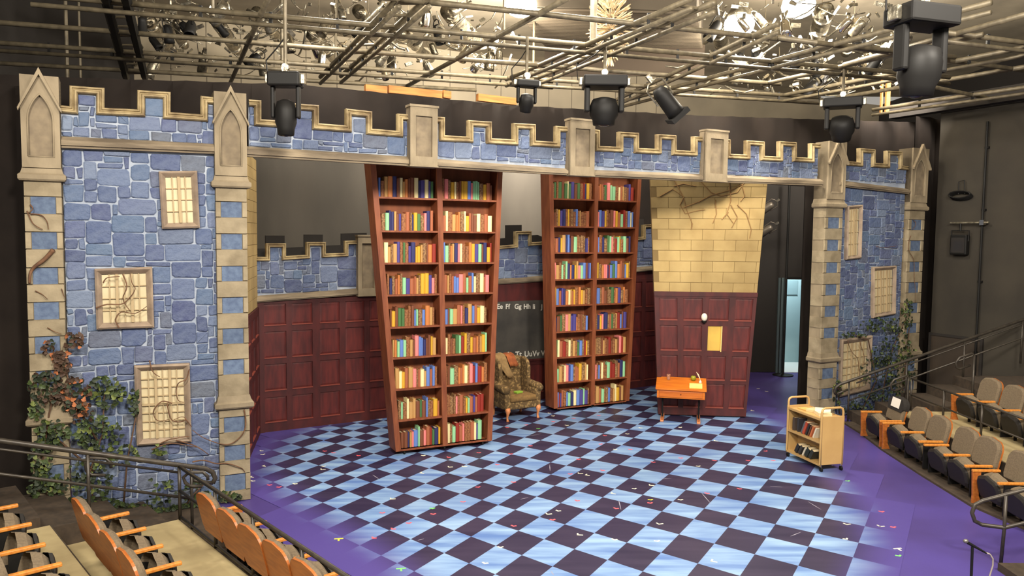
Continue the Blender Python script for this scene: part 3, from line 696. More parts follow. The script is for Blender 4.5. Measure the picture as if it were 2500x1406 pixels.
eg = thing('egg_knob', PF.w(es, -.03, ez), PF.a, 'white egg on a small dark bracket, above the cream hatch', 'egg')
B().ball((0, -.05, 0), .058, .055, .075, 16, 12).build('egg', mat('egg_shell', (236, 226, 206), .5), eg, smooth=True)
B().lathe([(.03, 0), (.05, .03), (.052, .04)], (0, -.05, -.11), 12).box(-.015, .015, -.05, .0, -.12, -.09).build('bracket', BLACKM, eg)

# ================================================================== BOOKCASES AND BOOKS
def bmat(n, c, c2=None, **k): return mat('book_'+n, c, .6, c2, **k)
def leather(n, c, c2): return mat('book_'+n, c, .6, c2, 30, stretch=(1, 1, 2.2), lo=.45, hi=.6)
BOOKM = [('navy blue', bmat('navy', (44, 44, 92)), 7), ('indigo', bmat('indigo', (72, 62, 128)), 6), ('sky blue', bmat('sky', (96, 124, 188)), 5), ('mint green', bmat('mint', (142, 196, 146)), 6), ('dark green', bmat('green', (70, 108, 62)), 5),
         ('mustard yellow', bmat('mustard', (206, 158, 44)), 5), ('orange', bmat('orange', (192, 118, 62)), 5), ('terracotta', bmat('terracotta', (160, 92, 60)), 7), ('tan', bmat('tan', (186, 142, 84)), 9), ('cream', bmat('cream', (232, 216, 160)), 5),
         ('dark red', bmat('red', (138, 40, 28)), 5), ('pink', bmat('pink', (226, 128, 124)), 4), ('brown leather', leather('leather', (112, 76, 48), (160, 124, 80)), 13), ('mottled brown', leather('mottled', (150, 100, 60), (112, 62, 38)), 10), ('chestnut', bmat('chestnut', (118, 68, 44)), 8)]
PAGES = mat('pages', (224, 204, 164), .9, (200, 178, 136), 40, stretch=(8, 1, 1))
BOOKN = [0]
BOOKSTUFF = {}
def book_mesh(b, x0, x1, y0, d, z0, h):
    """hard cover round a page block, rounded spine to the front"""
    t = min(.006, (x1-x0)*.2); b.cur = 0
    b.prism([(x0, z0), (x0+t, z0), (x0+t, z0+h), (x0, z0+h)], y0+.012, y0+d); b.prism([(x1-t, z0), (x1, z0), (x1, z0+h), (x1-t, z0+h)], y0+.012, y0+d)
    m_ = (x0+x1)/2
    b.slab([(x0, y0+.014), (x0+(x1-x0)*.2, y0+.003), (m_, y0), (x1-(x1-x0)*.2, y0+.003), (x1, y0+.014)], z0, z0+h)
    b.cur = 1; b.box(x0+t, x1-t, y0+.016, y0+d-.012, z0+.006, z0+h-.012); b.cur = 0
def make_case(fr, quad, rows, which, label, seed, limit):
    rng = random.Random(seed); root = thing('bookcase', fr.o, fr.a, label, 'bookcase', 'tall tapered bookcases')
    Q = [fr.px(*p) for p in quad]; D = .34; z0, z1 = Q[0][1], Q[2][1]
    lx = lambda z: Q[0][0]+(Q[3][0]-Q[0][0])*(z-Q[0][1])/(Q[3][1]-Q[0][1]); rx = lambda z: Q[1][0]+(Q[2][0]-Q[1][0])*(z-Q[1][1])/(Q[2][1]-Q[1][1])
    zb = .07; st = .085
    B().prism([(lx(zb), zb), (lx(zb)+st, zb), (lx(z1)+st, z1), (lx(z1), z1)], 0, D).build('side_panel', CASEW, root)
    B().prism([(rx(zb)-st, zb), (rx(zb), zb), (rx(z1), z1), (rx(z1)-st, z1)], 0, D).build('side_panel', CASEW, root)
    mid = lambda z: (lx(z)+rx(z))/2
    B().prism([(mid(zb)-.042, zb), (mid(zb)+.042, zb), (mid(z1)+.042, z1), (mid(z1)-.042, z1)], -.004, D-.02).build('centre_stile', CASEW, root)
    B().prism([(lx(zb)+.02, zb), (rx(zb)-.02, zb), (rx(z1)-.02, z1), (lx(z1)+.02, z1)], D-.03, D).build('back_panel', CASEB, root)
    zs = [fr.px(*p)[1] for p in rows]
    B().prism([(lx(zb)+st*.9, zb), (rx(zb)-st*.9, zb), (rx(zs[-1])-st*.9, zs[-1]), (lx(zs[-1])+st*.9, zs[-1])], 0, .06).build('bottom_rail', CASEW, root)
    B().prism([(lx(z1)+.02, z1-.06), (rx(z1)-.02, z1-.06), (rx(z1), z1), (lx(z1), z1)], 0, D).build('top_board', CASEW, root)
    for c in (lx(zb)+.15, mid(zb), rx(zb)-.15):
        for y in (.05, D-.05): B().lathe([(.028, -.014), (.034, 0), (.028, .014)], (c, y, .034), 10, Matrix.Rotation(PI/2, 3, 'Y')).box(c-.02, c+.02, y-.015, y+.015, .045, .075).build('caster', BLACKM, root)
    for ri, z in enumerate(zs):
        for half in (0, 1):
            xa = (lx(z)+st if half == 0 else mid(z)+.042); xb = (mid(z)-.042 if half == 0 else rx(z)-st)
            if ri < len(zs): B().box(xa-.01, xb+.01, .004, D-.03, z-.028, z).build('shelf', CASEW, root)
            x = xa+.012+max(0, (lx(z+.25)+st)-(lx(z)+st))*0; n = 0
            while True:
                wd_ = rng.choice([.028, .032, .036, .042, .05, .056, .062])*(1.08 if which == 0 else 1.12)
                if x+wd_ > xb-.01: break
                h = rng.uniform(.235, .315)*(1.0 if which == 0 else 1.08); nm, mt_, _ = rng.choices(BOOKM, [q[2] for q in BOOKM])[0]
                y0 = .04+rng.uniform(0, .02); dep = rng.uniform(.15, .19)
                if BOOKN[0] < limit:
                    BOOKN[0] += 1; b = B(); book_mesh(b, -wd_/2, wd_/2, 0, dep, 0, h)
                    o = b.build('book', [mt_, PAGES], None, fr.w(x+wd_/2, y0, z+.0005), fr.a)
                    rn = ORD[ri] if ri < 8 else 'bottom'
                    tag(o, f"{nm} book, {ORD[n] if n < 20 else 'last'} from left, {'top' if ri == 0 else rn} shelf{' down' if 0 < ri < 8 else ''}, {'left' if half == 0 else 'right'} half, {'nearer' if which == 0 else 'farther'} bookcase", 'book', f"books on the {'nearer' if which == 0 else 'farther'} bookcase")
                else:
                    b = BOOKSTUFF.setdefault(nm, (B(), mt_))[0]; k = len(b.v); book_mesh(b, x, x+wd_, y0, dep, z+.0005, h)
                x += wd_+rng.choice([.0005, .001, .002, .004]); n += 1
    return root
BC1 = Frame(-1.75, 11.57, R(25.9)); BC2 = Frame(.86, 14.64, R(26.6))
make_case(BC1, [(967, 1109), (1201, 1083), (1228, 400), (903, 388)], [(1000, 482), (1000, 563), (1004, 641), (1010, 718), (1016, 796), (1020, 870), (1024, 946), (1026, 1021), (1030, 1091)], 0, 'nearer tall tapered bookcase with two columns of nine book shelves', 3, 300)
n1 = BOOKN[0]
make_case(BC2, [(1353, 1005), (1536, 986), (1568, 405), (1340, 398)], [(1395, 485), (1395, 552), (1396, 616), (1398, 681), (1400, 744), (1400, 808), (1402, 870), (1404, 931), (1406, 991)], 1, 'farther tall tapered bookcase with two columns of nine book shelves', 4, 300)
sf = B(); mats_ = []
for nm, (b, mt_) in BOOKSTUFF.items():
    k = len(mats_); mats_ += [mt_, PAGES]; base = len(sf.v); sf.v += b.v; sf.f += [tuple(i+base for i in f) for f in b.f]; sf.m += [m_+k for m_ in b.m]
if sf.v:
    o = sf.build('shelved_books', mats_, None, BC2.o, BC2.a); tag(o, 'many coloured books filling the lower shelves of the farther bookcase', 'books', kind='stuff')
print('books', BOOKN[0], 'of first case', n1)

# ================================================================== FURNITURE
UPH = mat('floral_upholstery', (92, 72, 44), .95, (150, 122, 78), 22, lo=.5, hi=.64, detail=3, bump=.2, bscale=60)
UPHC = mat('cushion_upholstery', (128, 98, 56), .95, (104, 80, 46), 18, bump=.15, bscale=60)
LEGW = mat('pale_leg_wood', (206, 132, 84), .45)
AC = Frame(-.05, 13.82, R(30.8))
ac = thing('wing_armchair', AC.w(.33, 0), AC.a, 'brown floral wing armchair beside the blackboard, on pale cabriole legs', 'armchair')
for x, y in ((-.33, .02), (.33, .02), (-.30, .58), (.30, .58)):
    b = B(); f = 1 if y < .3 else -1
    b.tube([(x, y, .235), (x, y-.022*f, .19), (x, y-.012*f, .13), (x, y+.006*f, .07), (x, y-.004*f, .03), (x, y-.018*f, .0)], [.05, .048, .026, .019, .02, .03], 10); b.build('leg', LEGW, ac, smooth=True)
B().rbox(-.385, .385, -.01, .64, .21, .35, .03, 3).build('seat_base', UPH, ac, smooth=True)
B().rbox(-.285, .285, -.035, .52, .345, .46, .045, 4).build('seat_cushion', UPHC, ac, smooth=True)
bk = B().rbox(-.30, .30, 0, .15, 0, .70, .06, 4); bk.xf(Matrix.Translation((0, .50, .38)) @ Matrix.Rotation(R(-9), 4, 'X')); bk.build('backrest', UPH, ac, smooth=True)
hr = B().rbox(-.33, .33, -.03, .17, .44, .74, .085, 5); hr.xf(Matrix.Translation((0, .50, .38)) @ Matrix.Rotation(R(-9), 4, 'X')); hr.build('head_roll', UPH, ac, smooth=True)
for sx in (-1, 1):
    wg = B()
    P = [(.28, .52), (.30, .70), (.30, .92), (.36, 1.05), (.50, 1.10), (.66, 1.08), (.66, .52)]
    k = len(P); wg.add([(sx*.27, y, z) for y, z in P]+[(sx*.345, y, z) for y, z in P], [tuple(range(k)) if sx < 0 else tuple(range(k-1, -1, -1)), tuple(range(2*k-1, k-1, -1)) if sx < 0 else tuple(range(k, 2*k))]+[((i, i+k, (i+1) % k+k, (i+1) % k) if sx < 0 else (i, (i+1) % k, (i+1) % k+k, i+k)) for i in range(k)])
    o = wg.build('wing', UPH, ac); md = o.modifiers.new('bevel', 'BEVEL'); md.width = .025; md.segments = 3
    B().rbox(sx*.33-.06, sx*.33+.06, .0, .60, .30, .56, .03, 3).build('arm_panel', UPH, ac, smooth=True)
    B().tube([(sx*.36, -.02, .57), (sx*.365, .05, .585), (sx*.36, .3, .60), (sx*.33, .58, .66)], [.062, .078, .074, .06], 14).build('arm_roll', UPH, ac, smooth=True)
# shawl over the back, and an orange scarf by it
def cloth(name, frame, x0, x1, path, label, cat, mt, amp=.015, seed=1, taper=0.0):
    rng = random.Random(seed); b = B(); nx, ny = 10, len(path); vs = []
    ph = [rng.uniform(0, 6) for _ in range(4)]
    for j, (y, z, sh) in enumerate(path):
        for i in range(nx+1):
            t = i/nx; a = x0+(x1-x0)*t; a = a+sh+taper*(j/ny)*(.5-t)
            o = amp*(math.sin(t*9+ph[0]+j*.3)+.6*math.sin(t*17+ph[1]))
            vs.append((a, y-abs(o)-.006, z+o*.5))
    n = nx+1; b.add(vs, [(j*n+i, j*n+i+1, (j+1)*n+i+1, (j+1)*n+i) for j in range(ny-1) for i in range(nx)])
    o = b.build(name, mt, None, frame.w(.33, 0), frame.a, smooth=True); md = o.modifiers.new('thick', 'SOLIDIFY'); md.thickness = .012
    return tag(o, label, cat)
cloth('shawl', AC, -.37, -.05, [(.82, .85, 0), (.82, 1.0, 0), (.80, 1.13, 0), (.70, 1.155, 0), (.58, 1.14, .01), (.53, 1.06, .03), (.50, .95, .07), (.48, .86, .12), (.47, .78, .17), (.46, .72, .2)], 'tan shawl draped over the left shoulder of the armchair', 'shawl', mat('shawl_wool', (150, 122, 80), .95, (126, 100, 64), 8), .014, 2, .2)
cloth('scarf', AC, -.06, .12, [(.80, 1.12, 0), (.70, 1.15, 0), (.58, 1.13, 0), (.53, 1.06, 0), (.51, 1.0, .02), (.49, .93, .05)], 'rust orange scarf crumpled over the top of the armchair', 'scarf', mat('scarf_wool', (158, 88, 46), .95, (124, 66, 38), 10), .02, 5)
tag(B().rbox(-.075, .075, -.05, .05, 0, .035, .006).box(-.07, .07, -.052, .046, .006, .029).build('green_book', mat('green_cover', (132, 168, 62), .5), None, AC.w(.33+.02, .22, .462), AC.a+.2), 'small green book lying on the armchair seat', 'book')

DESKW = mat('desk_wood', (214, 122, 34), .35, (192, 98, 24), 3, stretch=(1, 9, 9)); DESKD = mat('desk_drawer_wood', (200, 108, 32), .4, (176, 88, 22), 3, stretch=(1, 9, 9))
DK = Frame(2.79, 13.94, R(-13)); dk = thing('school_desk', DK.w(.33, .0), DK.a, 'orange wooden school desk with sloping lid on thin metal legs', 'desk')
zf, zk, ht = .615, .745, .455
B().add([(-.43, .0, ht), (.43, .0, ht), (.43, .50, ht), (-.43, .50, ht), (-.43, .0, zf), (.43, .0, zf), (.43, .50, zk-.02), (-.43, .50, zk-.02)], [(0, 3, 2, 1), (4, 5, 6, 7), (0, 1, 5, 4), (1, 2, 6, 5), (2, 3, 7, 6), (3, 0, 4, 7)]).build('desk_box', DESKW, dk)
B().add([(-.455, -.04, zf-.005), (.455, -.04, zf-.005), (.455, .53, zk-.02), (-.455, .53, zk-.02), (-.455, -.04, zf+.025), (.455, -.04, zf+.025), (.455, .53, zk+.012), (-.455, .53, zk+.012)], [(0, 3, 2, 1), (4, 5, 6, 7), (0, 1, 5, 4), (1, 2, 6, 5), (2, 3, 7, 6), (3, 0, 4, 7)]).build('lid', DESKW, dk)
dr_ = B().rbox(-.39, .39, -.014, .02, ht+.02, zf-.03, .006).build('drawer', DESKD, dk)
B().ball((0, -.02, (ht+zf)/2), .012).build('knob', mat('knob_brown', (110, 52, 18), .4), dr_, smooth=True)
for sx in (-.33, .33):
    B().tube([(sx, .22, .06), (sx, .22, ht)], .016, 8).tube([(sx, .36, .06), (sx, .30, ht)], .012, 8).build('leg', BLACKM, dk)
    B().rbox(sx-.032, sx+.032, -.0, .56, .004, .035, .008).box(sx-.028, sx-.018, .02, .54, .035, .06).box(sx+.018, sx+.028, .02, .54, .035, .06).build('foot_runner', LEGW, dk)
def on_lid(x, y, up=0): return DK.w(.33+x, y, zf+.025+(zk+.012-zf-.025)*(y+.04)/.57+up)
sl = math.atan((zk+.012-zf-.025)/.57)
gl = thing('water_glass', on_lid(-.235, .36), 0, 'clear drinking glass on the left of the school desk', 'glass')
B().lathe([(.028, .012), (.03, .02), (.036, .115), (.034, .115), (.028, .022), (.027, .014)], (0, 0, -.006), 14).build('glass_body', mat('clear_glass', (240, 240, 236), .05, trans=.9, alpha=.45), gl, smooth=True)
ap = thing('apple', on_lid(.22, .40), 0, 'yellow-green apple at the back of the school desk', 'apple')
B().lathe([(.012, .004), (.03, .0), (.045, .022), (.052, .05), (.046, .078), (.025, .092), (.008, .084)], (0, 0, -.002), 16).build('apple_flesh', mat('apple_skin', (150, 148, 44), .35, (120, 128, 30), 9), ap, smooth=True)
B().tube([(0, 0, .08), (.004, 0, .11)], .004, 6).build('stem', mat('stem_brown', (80, 56, 32), .7), ap)
nbk = thing('note_pad', on_lid(.265, .11, .002), (sl, 0, DK.a), 'pale yellow writing pad on the right of the school desk', 'note pad')
B().box(-.115, .115, -.10, .10, 0, .016).build('page_block', mat('pad_paper', (238, 224, 128), .8, (226, 208, 108), 6), nbk); B().box(-.115, .115, .085, .102, 0, .022).build('binding', mat('pad_binding', (214, 196, 120), .8), nbk)
ql = thing('quill_and_inkwell', on_lid(.345, .30), DK.a, 'white quill pen standing in a small inkwell on the desk', 'quill')
B().lathe([(.022, 0), (.028, .01), (.026, .035), (.012, .045), (.014, .055)], (0, 0, -.008), 12).build('inkwell', mat('inkwell_white', (226, 214, 190), .4), ql, smooth=True)
B().tube([(0, 0, .04), (-.012, 0, .09), (-.04, 0, .15), (-.075, 0, .20)], [.004, .010, .014, .003], 6).build('feather', mat('feather', (228, 206, 170), .8), ql)

# library cart
CARTM = mat('cart_paint', (190, 154, 98), .42, (180, 144, 90), 3)
CT = Frame(4.515, 11.0, R(15)); ct = thing('library_cart', CT.o, CT.a, 'tan metal library book cart at the right edge of the checkered floor', 'cart')
W_, L_ = .40, .80; zt = .815
def cart_end(y):
    b = B().rbox(0, W_, y-.012, y+.012, .10, zt, .004)
    b.build('end_panel', CARTM, ct)
    h = B().tube([(.018, y, .08), (.018, y, zt+.06), (.03, y, zt+.105), (.07, y, zt+.125), (W_-.07, y, zt+.125), (W_-.03, y, zt+.105), (W_-.018, y, zt+.06), (W_-.018, y, .08)], .0165, 10); h.build('handle_tube', CARTM, ct, smooth=True)
cart_end(0); cart_end(L_)
for z in (.115, .445, .785):
    B().rbox(.01, W_-.01, .0, L_, z-.012, z, .004).box(.006, .02, .0, L_, z-.03, z).box(W_-.02, W_-.006, .0, L_, z-.03, z+.01).build('shelf', CARTM, ct)
B().box(W_/2-.004, W_/2+.004, 0, L_, .115, .785).build('centre_panel', CARTM, ct)
for x, y in ((.03, .0), (W_-.03, .0), (.03, L_), (W_-.03, L_)):
    B().lathe([(.03, -.012), (.036, -.008), (.036, .008), (.03, .012)], (x, y-.01, .036), 14, Matrix.Rotation(PI/2, 3, 'Y')).build('caster', BLACKM, ct, smooth=True)
    B().tube([(x, y, .115), (x, y-.004, .06)], .012, 8).build('caster_fork', CHROME, ct)
def cart_book(x, y, z, w_, d, h, lean, col, label, rz=0.0, flat=False):
    """book standing on the cart shelf: thickness along y, spine towards -x"""
    b = B(); b.cur = 0
    if flat: b.rbox(-d/2, d/2, -h/2, h/2, 0, w_, .003); b.cur = 1; b.box(-d/2+.004, d/2+.001, -h/2-.001, h/2+.001, .004, w_-.004)
    else:
        b.box(0, d, 0, .004, 0, h).box(0, d, w_-.004, w_, 0, h).box(-.003, .004, 0, w_, 0, h); b.cur = 1; b.box(.004, d-.005, .004, w_-.004, .004, h-.005)
        b.xf(Matrix.Rotation(lean, 4, 'X'))
        zmin = min(v[2] for v in b.v); b.xf(Matrix.Translation((0, 0, -zmin)))
    o = b.build('cart_book', [mat('cbook_%d_%d_%d' % col, col, .55), PAGES], None, CT.w(x, y, z+.0005), CT.a+rz); tag(o, label, 'book', 'books on the library cart'); return o
m = .445; cart_book(.04, .66, m, .05, .15, .2, 0, (72, 60, 52), 'dark brown book at the far end of the cart middle shelf')
cart_book(.05, .58, m, .035, .15, .21, .05, (54, 52, 56), 'black book beside the far end of the cart middle shelf')
for k, (y, w_, col, nm) in enumerate(((.48, .03, (90, 92, 98), 'grey'), (.43, .045, (172, 70, 46), 'red'), (.37, .035, (42, 40, 40), 'black'), (.32, .025, (96, 62, 44), 'brown'), (.27, .03, (188, 106, 66), 'orange'), (.2, .028, (216, 208, 186), 'white'))):
    cart_book(.04, y, m, w_, .15, .215-.008*k, .42, col, f'{nm} book leaning on the middle shelf of the library cart')
m = .115
for k, (y, w_, col, nm) in enumerate(((.58, .06, (40, 40, 42), 'charcoal'), (.5, .05, (52, 50, 48), 'dark grey'), (.42, .03, (200, 192, 172), 'pale'), (.33, .07, (36, 42, 38), 'dark green'), (.24, .06, (44, 46, 42), 'olive black'))):
    cart_book(.03, y, m, w_, .15, .15, .5, col, f'{nm} book leaning on the bottom shelf of the library cart')
m = .785
cart_book(.24, .40, m, .04, .2, .26, 0, (206, 182, 136), 'tan book lying flat in the middle of the cart top', .4, True)
cart_book(.20, .22, m, .05, .19, .22, 0, (232, 216, 176), 'thick cream book lying flat near the cart front end', -.3, True)
cart_book(.26, .30, m+.042, .03, .16, .22, 0, (238, 226, 190), 'thin cream book lying on top of the cart book pile', .9, True)
cart_book(.17, .58, m, .02, .15, .2, 0, (200, 164, 92), 'thin ochre book lying flat at the far end of the cart top', .1, True)

# ================================================================== HOUSE SEATING
RX = 6.1
pl = bpy.data.objects.new('floor_right_risers', None); COL.objects.link(pl); pl.location = (7.2, 11, 0); structure(pl)
B().slab([(p[0]-7.2, p[1]-11) for p in ((6.15, 14.0), (6.12, 13.2), (6.0, 12.2), (5.93, 10.8), (5.9, 9.6), (6.1, 8.7), (6.7, 8.2), (9.6, 8.2), (9.6, 14.3))], 0, .03).build('carpet_strip', CARPET, pl)
B().box(6.62-7.2, 9.9-7.2, -4.5, 2.05, .03, .45).build('first_tread', TREAD, pl)
B().box(6.605-7.2, 6.62-7.2, -4.5, 2.05, .03, .44).build('first_riser', CARPET, pl)
B().box(7.95-7.2, 9.9-7.2, -4.5, 2.05, .45, .85).build('second_tread', CARPET, pl)
for k in range(5): B().box(6.35+k*.48-7.2, 9.9-7.2, 2.05, 3.2, .03+.17*k, .03+.17*(k+1)).build('stair_step', CARPET, pl)
LFm = Frame(-3.72, 8.45, math.atan2(-.74, .67))     # local y runs towards the stage
lp = bpy.data.objects.new('floor_left_risers', None); COL.objects.link(lp); lp.location = LFm.o; lp.rotation_euler = (0, 0, LFm.a); structure(lp)
B().box(-1.3, 6.5, -.1, .62, 0, .02).build('carpet_strip', CARPET, lp)
B().box(0, 6.5, -1.28, -.02, .0, .17).build('first_tread', TREAD, lp); B().box(0, 6.5, -.02, -.005, 0, .165).build('first_riser', CARPET, lp)
B().box(0, 6.5, -2.3, -1.28, .0, .42).build('second_tread', TREAD, lp); B().box(0, 6.5, -1.28, -1.265, .17, .415).build('second_riser', CARPET, lp)
B().box(0, 6.5, -4.2, -2.3, .0, .68).build('third_tread', CARPET, lp)
for k in range(7): B().box(-1.3, -.001, -4.2, -.1-.42*k, .0+.13*k, .13*(k+1)).build('stair_step', CARPET, lp)

def round_top(w_, z0, z1, r, bulge=.02, n=6):
    hw = w_/2; P = [(-hw*.86, z0), (hw*.86, z0), (hw, z0+.07)]
    for k in range(n+1): t = k/n*PI/2; P.append((hw-r+r*math.cos(t), z1-bulge-r+r*math.sin(t)))
    P.append((0, z1))
    for k in range(n+1): t = PI/2+k/n*PI/2; P.append((-hw+r+r*math.cos(t), z1-bulge-r+r*math.sin(t)))
    return P+[(-hw, z0+.07)]
SEATD = mat('seat_pan_black', (30, 27, 24), .6)
def make_seat(w_=.50):
    root = bpy.data.objects.new('theatre_seat', None); COL.objects.link(root); root.empty_display_size = .1
    T_ = Matrix.Translation((0, .14, .0)) @ Matrix.Rotation(R(-13), 4, 'X')
    b = B().cham(round_top(w_*1.01, .34, .765, .13), -.055, .0, .026); b.xf(T_); b.build('back_cushion', SEATF, root, smooth=False)
    b = B().prism(round_top(w_*1.02, .30, .768, .135), .0, .022); b.xf(T_); b.build('back_shell', SEATW, root)
    S_ = Matrix.Translation((0, -.03, .0)) @ Matrix.Rotation(R(14), 4, 'X')
    P = round_top(w_*.88, .12, .455, .12, .03)
    b = B().cham(P, -.07, -.02, .03); b.xf(S_); b.build('seat_pan', SEATD, root)
    b = B().cham(inset(P if sum(P[i][0]*P[(i+1) % len(P)][1]-P[(i+1) % len(P)][0]*P[i][1] for i in range(len(P))) > 0 else P[::-1], -.006), -.03, .11, .045); b.xf(S_); b.build('seat_cushion', SEATF, root)
    B().box(-w_*.3, w_*.3, .0, .06, .10, .16).box(-w_*.28, -w_*.24, .0, .04, 0, .12).box(w_*.24, w_*.28, .0, .04, 0, .12).build('support', BLACKM, root)
    return root
def add_arm(root, x, end):
    B().rbox(x-.022, x+.022, -.20, .16, .405, .437, .008).build('arm_rest', ARMW, root)
    if end: B().prism([(-.0, 0), (0, 0)], 0, 0) if False else B().add([(x-.014, y, z) for y, z in ((-.20, .405), (-.09, .405), (-.11, .1), (-.07, .0), (-.19, .0), (-.185, .1))]+[(x+.014, y, z) for y, z in ((-.20, .405), (-.09, .405), (-.11, .1), (-.07, .0), (-.19, .0), (-.185, .1))], [(0, 1, 2, 3, 4, 5), (11, 10, 9, 8, 7, 6)]+[(i, i+6, (i+1) % 6+6, (i+1) % 6) for i in range(6)]).build('end_standard', SEATW, root)
    else: B().box(x-.012, x+.012, -.12, .06, .02, .405).build('standard', BLACKM, root)
proto = make_seat(); first = [True]
def place_seat(loc, rz, label, group, arms, w_=.52, scale=1.0):
    r = copy_tree(proto)
    r.location = loc; r.rotation_euler = (0, 0, rz); r.scale = (scale, scale, scale); tag(r, label, 'theatre seat', group)
    for sx, e_ in arms: add_arm(r, sx*w_/2, e_)
    return r
ra = R(-90)
R1 = [(12.98, 12.31, ((-1, True), (1, True))), (12.18, 11.6, ((-1, True), (1, False))), (11.6, 11.06, ((1, False),)), (10.88, 10.37, ((-1, False), (1, False))), (10.37, 9.86, ((1, False),)), (9.67, 9.15, ((-1, True), (1, False))), (9.12, 8.6, ((1, False),))]
RL = ['grey theatre seat with a black cover and white notice, right front row', 'grey theatre seat next to the noticed seat, right front row', 'third grey theatre seat from the tower, right front row', 'fourth grey theatre seat from the tower, right front row', 'fifth grey theatre seat from the tower, right front row', 'grey theatre seat behind the near handrail, right front row', 'nearest grey theatre seat at the right edge, right front row']
for (a, b_, arms), lab in zip(R1, RL):
    yc = (a+b_)/2; place_seat((6.22-(12.98-yc)*.022, yc, .03), ra, lab, 'right front row seats', arms, abs(a-b_))
R2 = [(12.48, 11.91), (11.91, 11.31), (11.31, 10.79), (10.79, 10.25)]
for k, (a, b_) in enumerate(R2):
    place_seat((7.46, (a+b_)/2, .45), ra, ['first', 'second', 'third', 'fourth'][k]+' grey theatre seat from the wall, right upper row', 'right upper row seats', (((-1, True),) if k == 0 else ())+((1, False),), abs(a-b_))
cov = thing('reserved_cover', (6.215, 12.645, .43), ra, 'black seat cover with a white paper notice on the right front seat', 'seat cover')
T_ = Matrix.Translation((0, .14, -.40)) @ Matrix.Rotation(R(-13), 4, 'X')
b = B().cham(round_top(.525, .52, .777, .14), -.066, .034, .012); b.xf(T_); b.build('cover_cloth', BLACK, cov)
b = B().box(-.13, .13, -.074, -.067, .58, .735); b.xf(T_); b.build('notice_paper', mat('notice_paper', (232, 226, 214), .8), cov)

la = R(180-47.85); ld = Vector((.67, -.74, 0)); lf = Vector((.74, .67, 0))
def lrow(front, z, labels, group, arms0, width):
    for k, (a, b_) in enumerate(zip(front, front[1:])):
        c = (Vector((*a, 0))+Vector((*b_, 0)))/2 - lf*.19
        place_seat((c.x, c.y, z), la, labels[k], group, ((1, arms0),)+((-1, False),) if k == 0 else ((-1, False),), (Vector(a)-Vector(b_)).length)
lrow([(-3.81-.34, 7.5+.4), (-3.81, 7.5), (-3.47, 7.09), (-3.12, 6.7), (-2.8, 6.35), (-2.46, 5.98)][1:], .17, ['theatre seat at the aisle end, left middle row', 'second theatre seat from the aisle, left middle row', 'third theatre seat from the aisle, left middle row', 'fourth theatre seat from the aisle, left middle row'], 'left middle row seats', False, .53)
lrow([(-5.0, 7.45), (-4.59, 7.0), (-4.2, 6.53), (-3.8, 6.11), (-3.45, 5.74), (-3.1, 5.36)][1:], .42, ['theatre seat at the aisle end, left upper row', 'second theatre seat from the aisle, left upper row', 'third theatre seat from the aisle, left upper row', 'fourth theatre seat from the aisle, left upper row'], 'left upper row seats', False, .55)
lrow([(-2.91, 8.14), (-2.51, 7.68), (-2.16, 7.27), (-1.82, 6.91), (-1.47, 6.54), (-1.1, 6.15)], .02, ['wooden-backed theatre seat nearest the left pillar, front row', 'second wooden-backed theatre seat from the left pillar, front row', 'third wooden-backed theatre seat from the left pillar, front row', 'fourth wooden-backed theatre seat from the left pillar, front row', 'nearest wooden-backed theatre seat of the left front row'], 'left front row seats', True, .53)
def kill(o):
    for c in list(o.children): kill(c)
    bpy.data.objects.remove(o)
kill(proto)

# ------------------------------------------------------------------ railings
def rail_tube(name, root, pts, r): return B().tube(pts, r, 8).build(name, RAILM, root, smooth=True)
def bar_rail(o, e_, posts, base, zt_, zm_, zl, r, label):
    """straight guard rail along e_ from o; each post and bar a part"""
    root = thing('guard_rail', o, 0, label, 'railing'); e_ = Vector(e_).normalized(); n = posts[-1]
    for z, nm in ((zt_, 'top_rail'), (zm_, 'middle_rail'), (zl, 'bottom_rail')):
        if z: rail_tube(nm, root, [e_*posts[0]+Vector((0, 0, z)), e_*n+Vector((0, 0, z))], r if nm == 'top_rail' else r*.8)
    for t in posts: rail_tube('post', root, [e_*t+Vector((0, 0, base)), e_*t+Vector((0, 0, zt_))], r)
    return root
bar_rail((-3.72, 8.45, 0), (.67, -.74, 0), [0, 1.05, 1.97, 2.95, 3.9, 4.8], .17, .775, .5, .2, .02, 'dark steel guard rail behind the left front row of seats')
bar_rail((6.95, 13.15, 0), (0, -1, 0), [0, 1.0, 2.0, 3.0, 4.0], .45, 1.0, .72, 0, .018, 'dark steel guard rail in front of the right upper row')
def stair_rail(o, e_, slope, length, z0, label, gap=.31):
    root = thing('stair_handrail', o, 0, label, 'railing'); e_ = Vector(e_).normalized()
    P = lambda t, dz: e_*t+Vector((0, 0, z0+slope*t+dz))
    rail_tube('hand_rail', root, [P(-.02, -.16), P(-.05, -.1), P(-.02, -.03), P(.06, 0), P(length, 0)], .028)
    rail_tube('under_rail', root, [P(.35, -.085), P(length, -.085)], .014)
    rail_tube('lower_rail', root, [P(-.02, -.16), P(.2, -.155)], .02); rail_tube('middle_rail', root, [P(.2, -gap-.06), P(length, -gap)], .016)
    t = .22
    while t < length:
        rail_tube('post', root, [Vector((e_.x*t, e_.y*t, max(0.0, (t-.3)*slope))), P(t, 0)], .018); t += 1.05
    return root, P
srR, PR = stair_rail((6.05, 14.05, 0), (1, 0, 0), .372, 6.5, .70, 'sloping steel stair handrail in front of the right tower')
srL, PL_ = stair_rail((-3.46, 8.69, 0), (-.74, -.67, 0), .34, 3.0, .67, 'sloping steel stair handrail in front of the left tower')
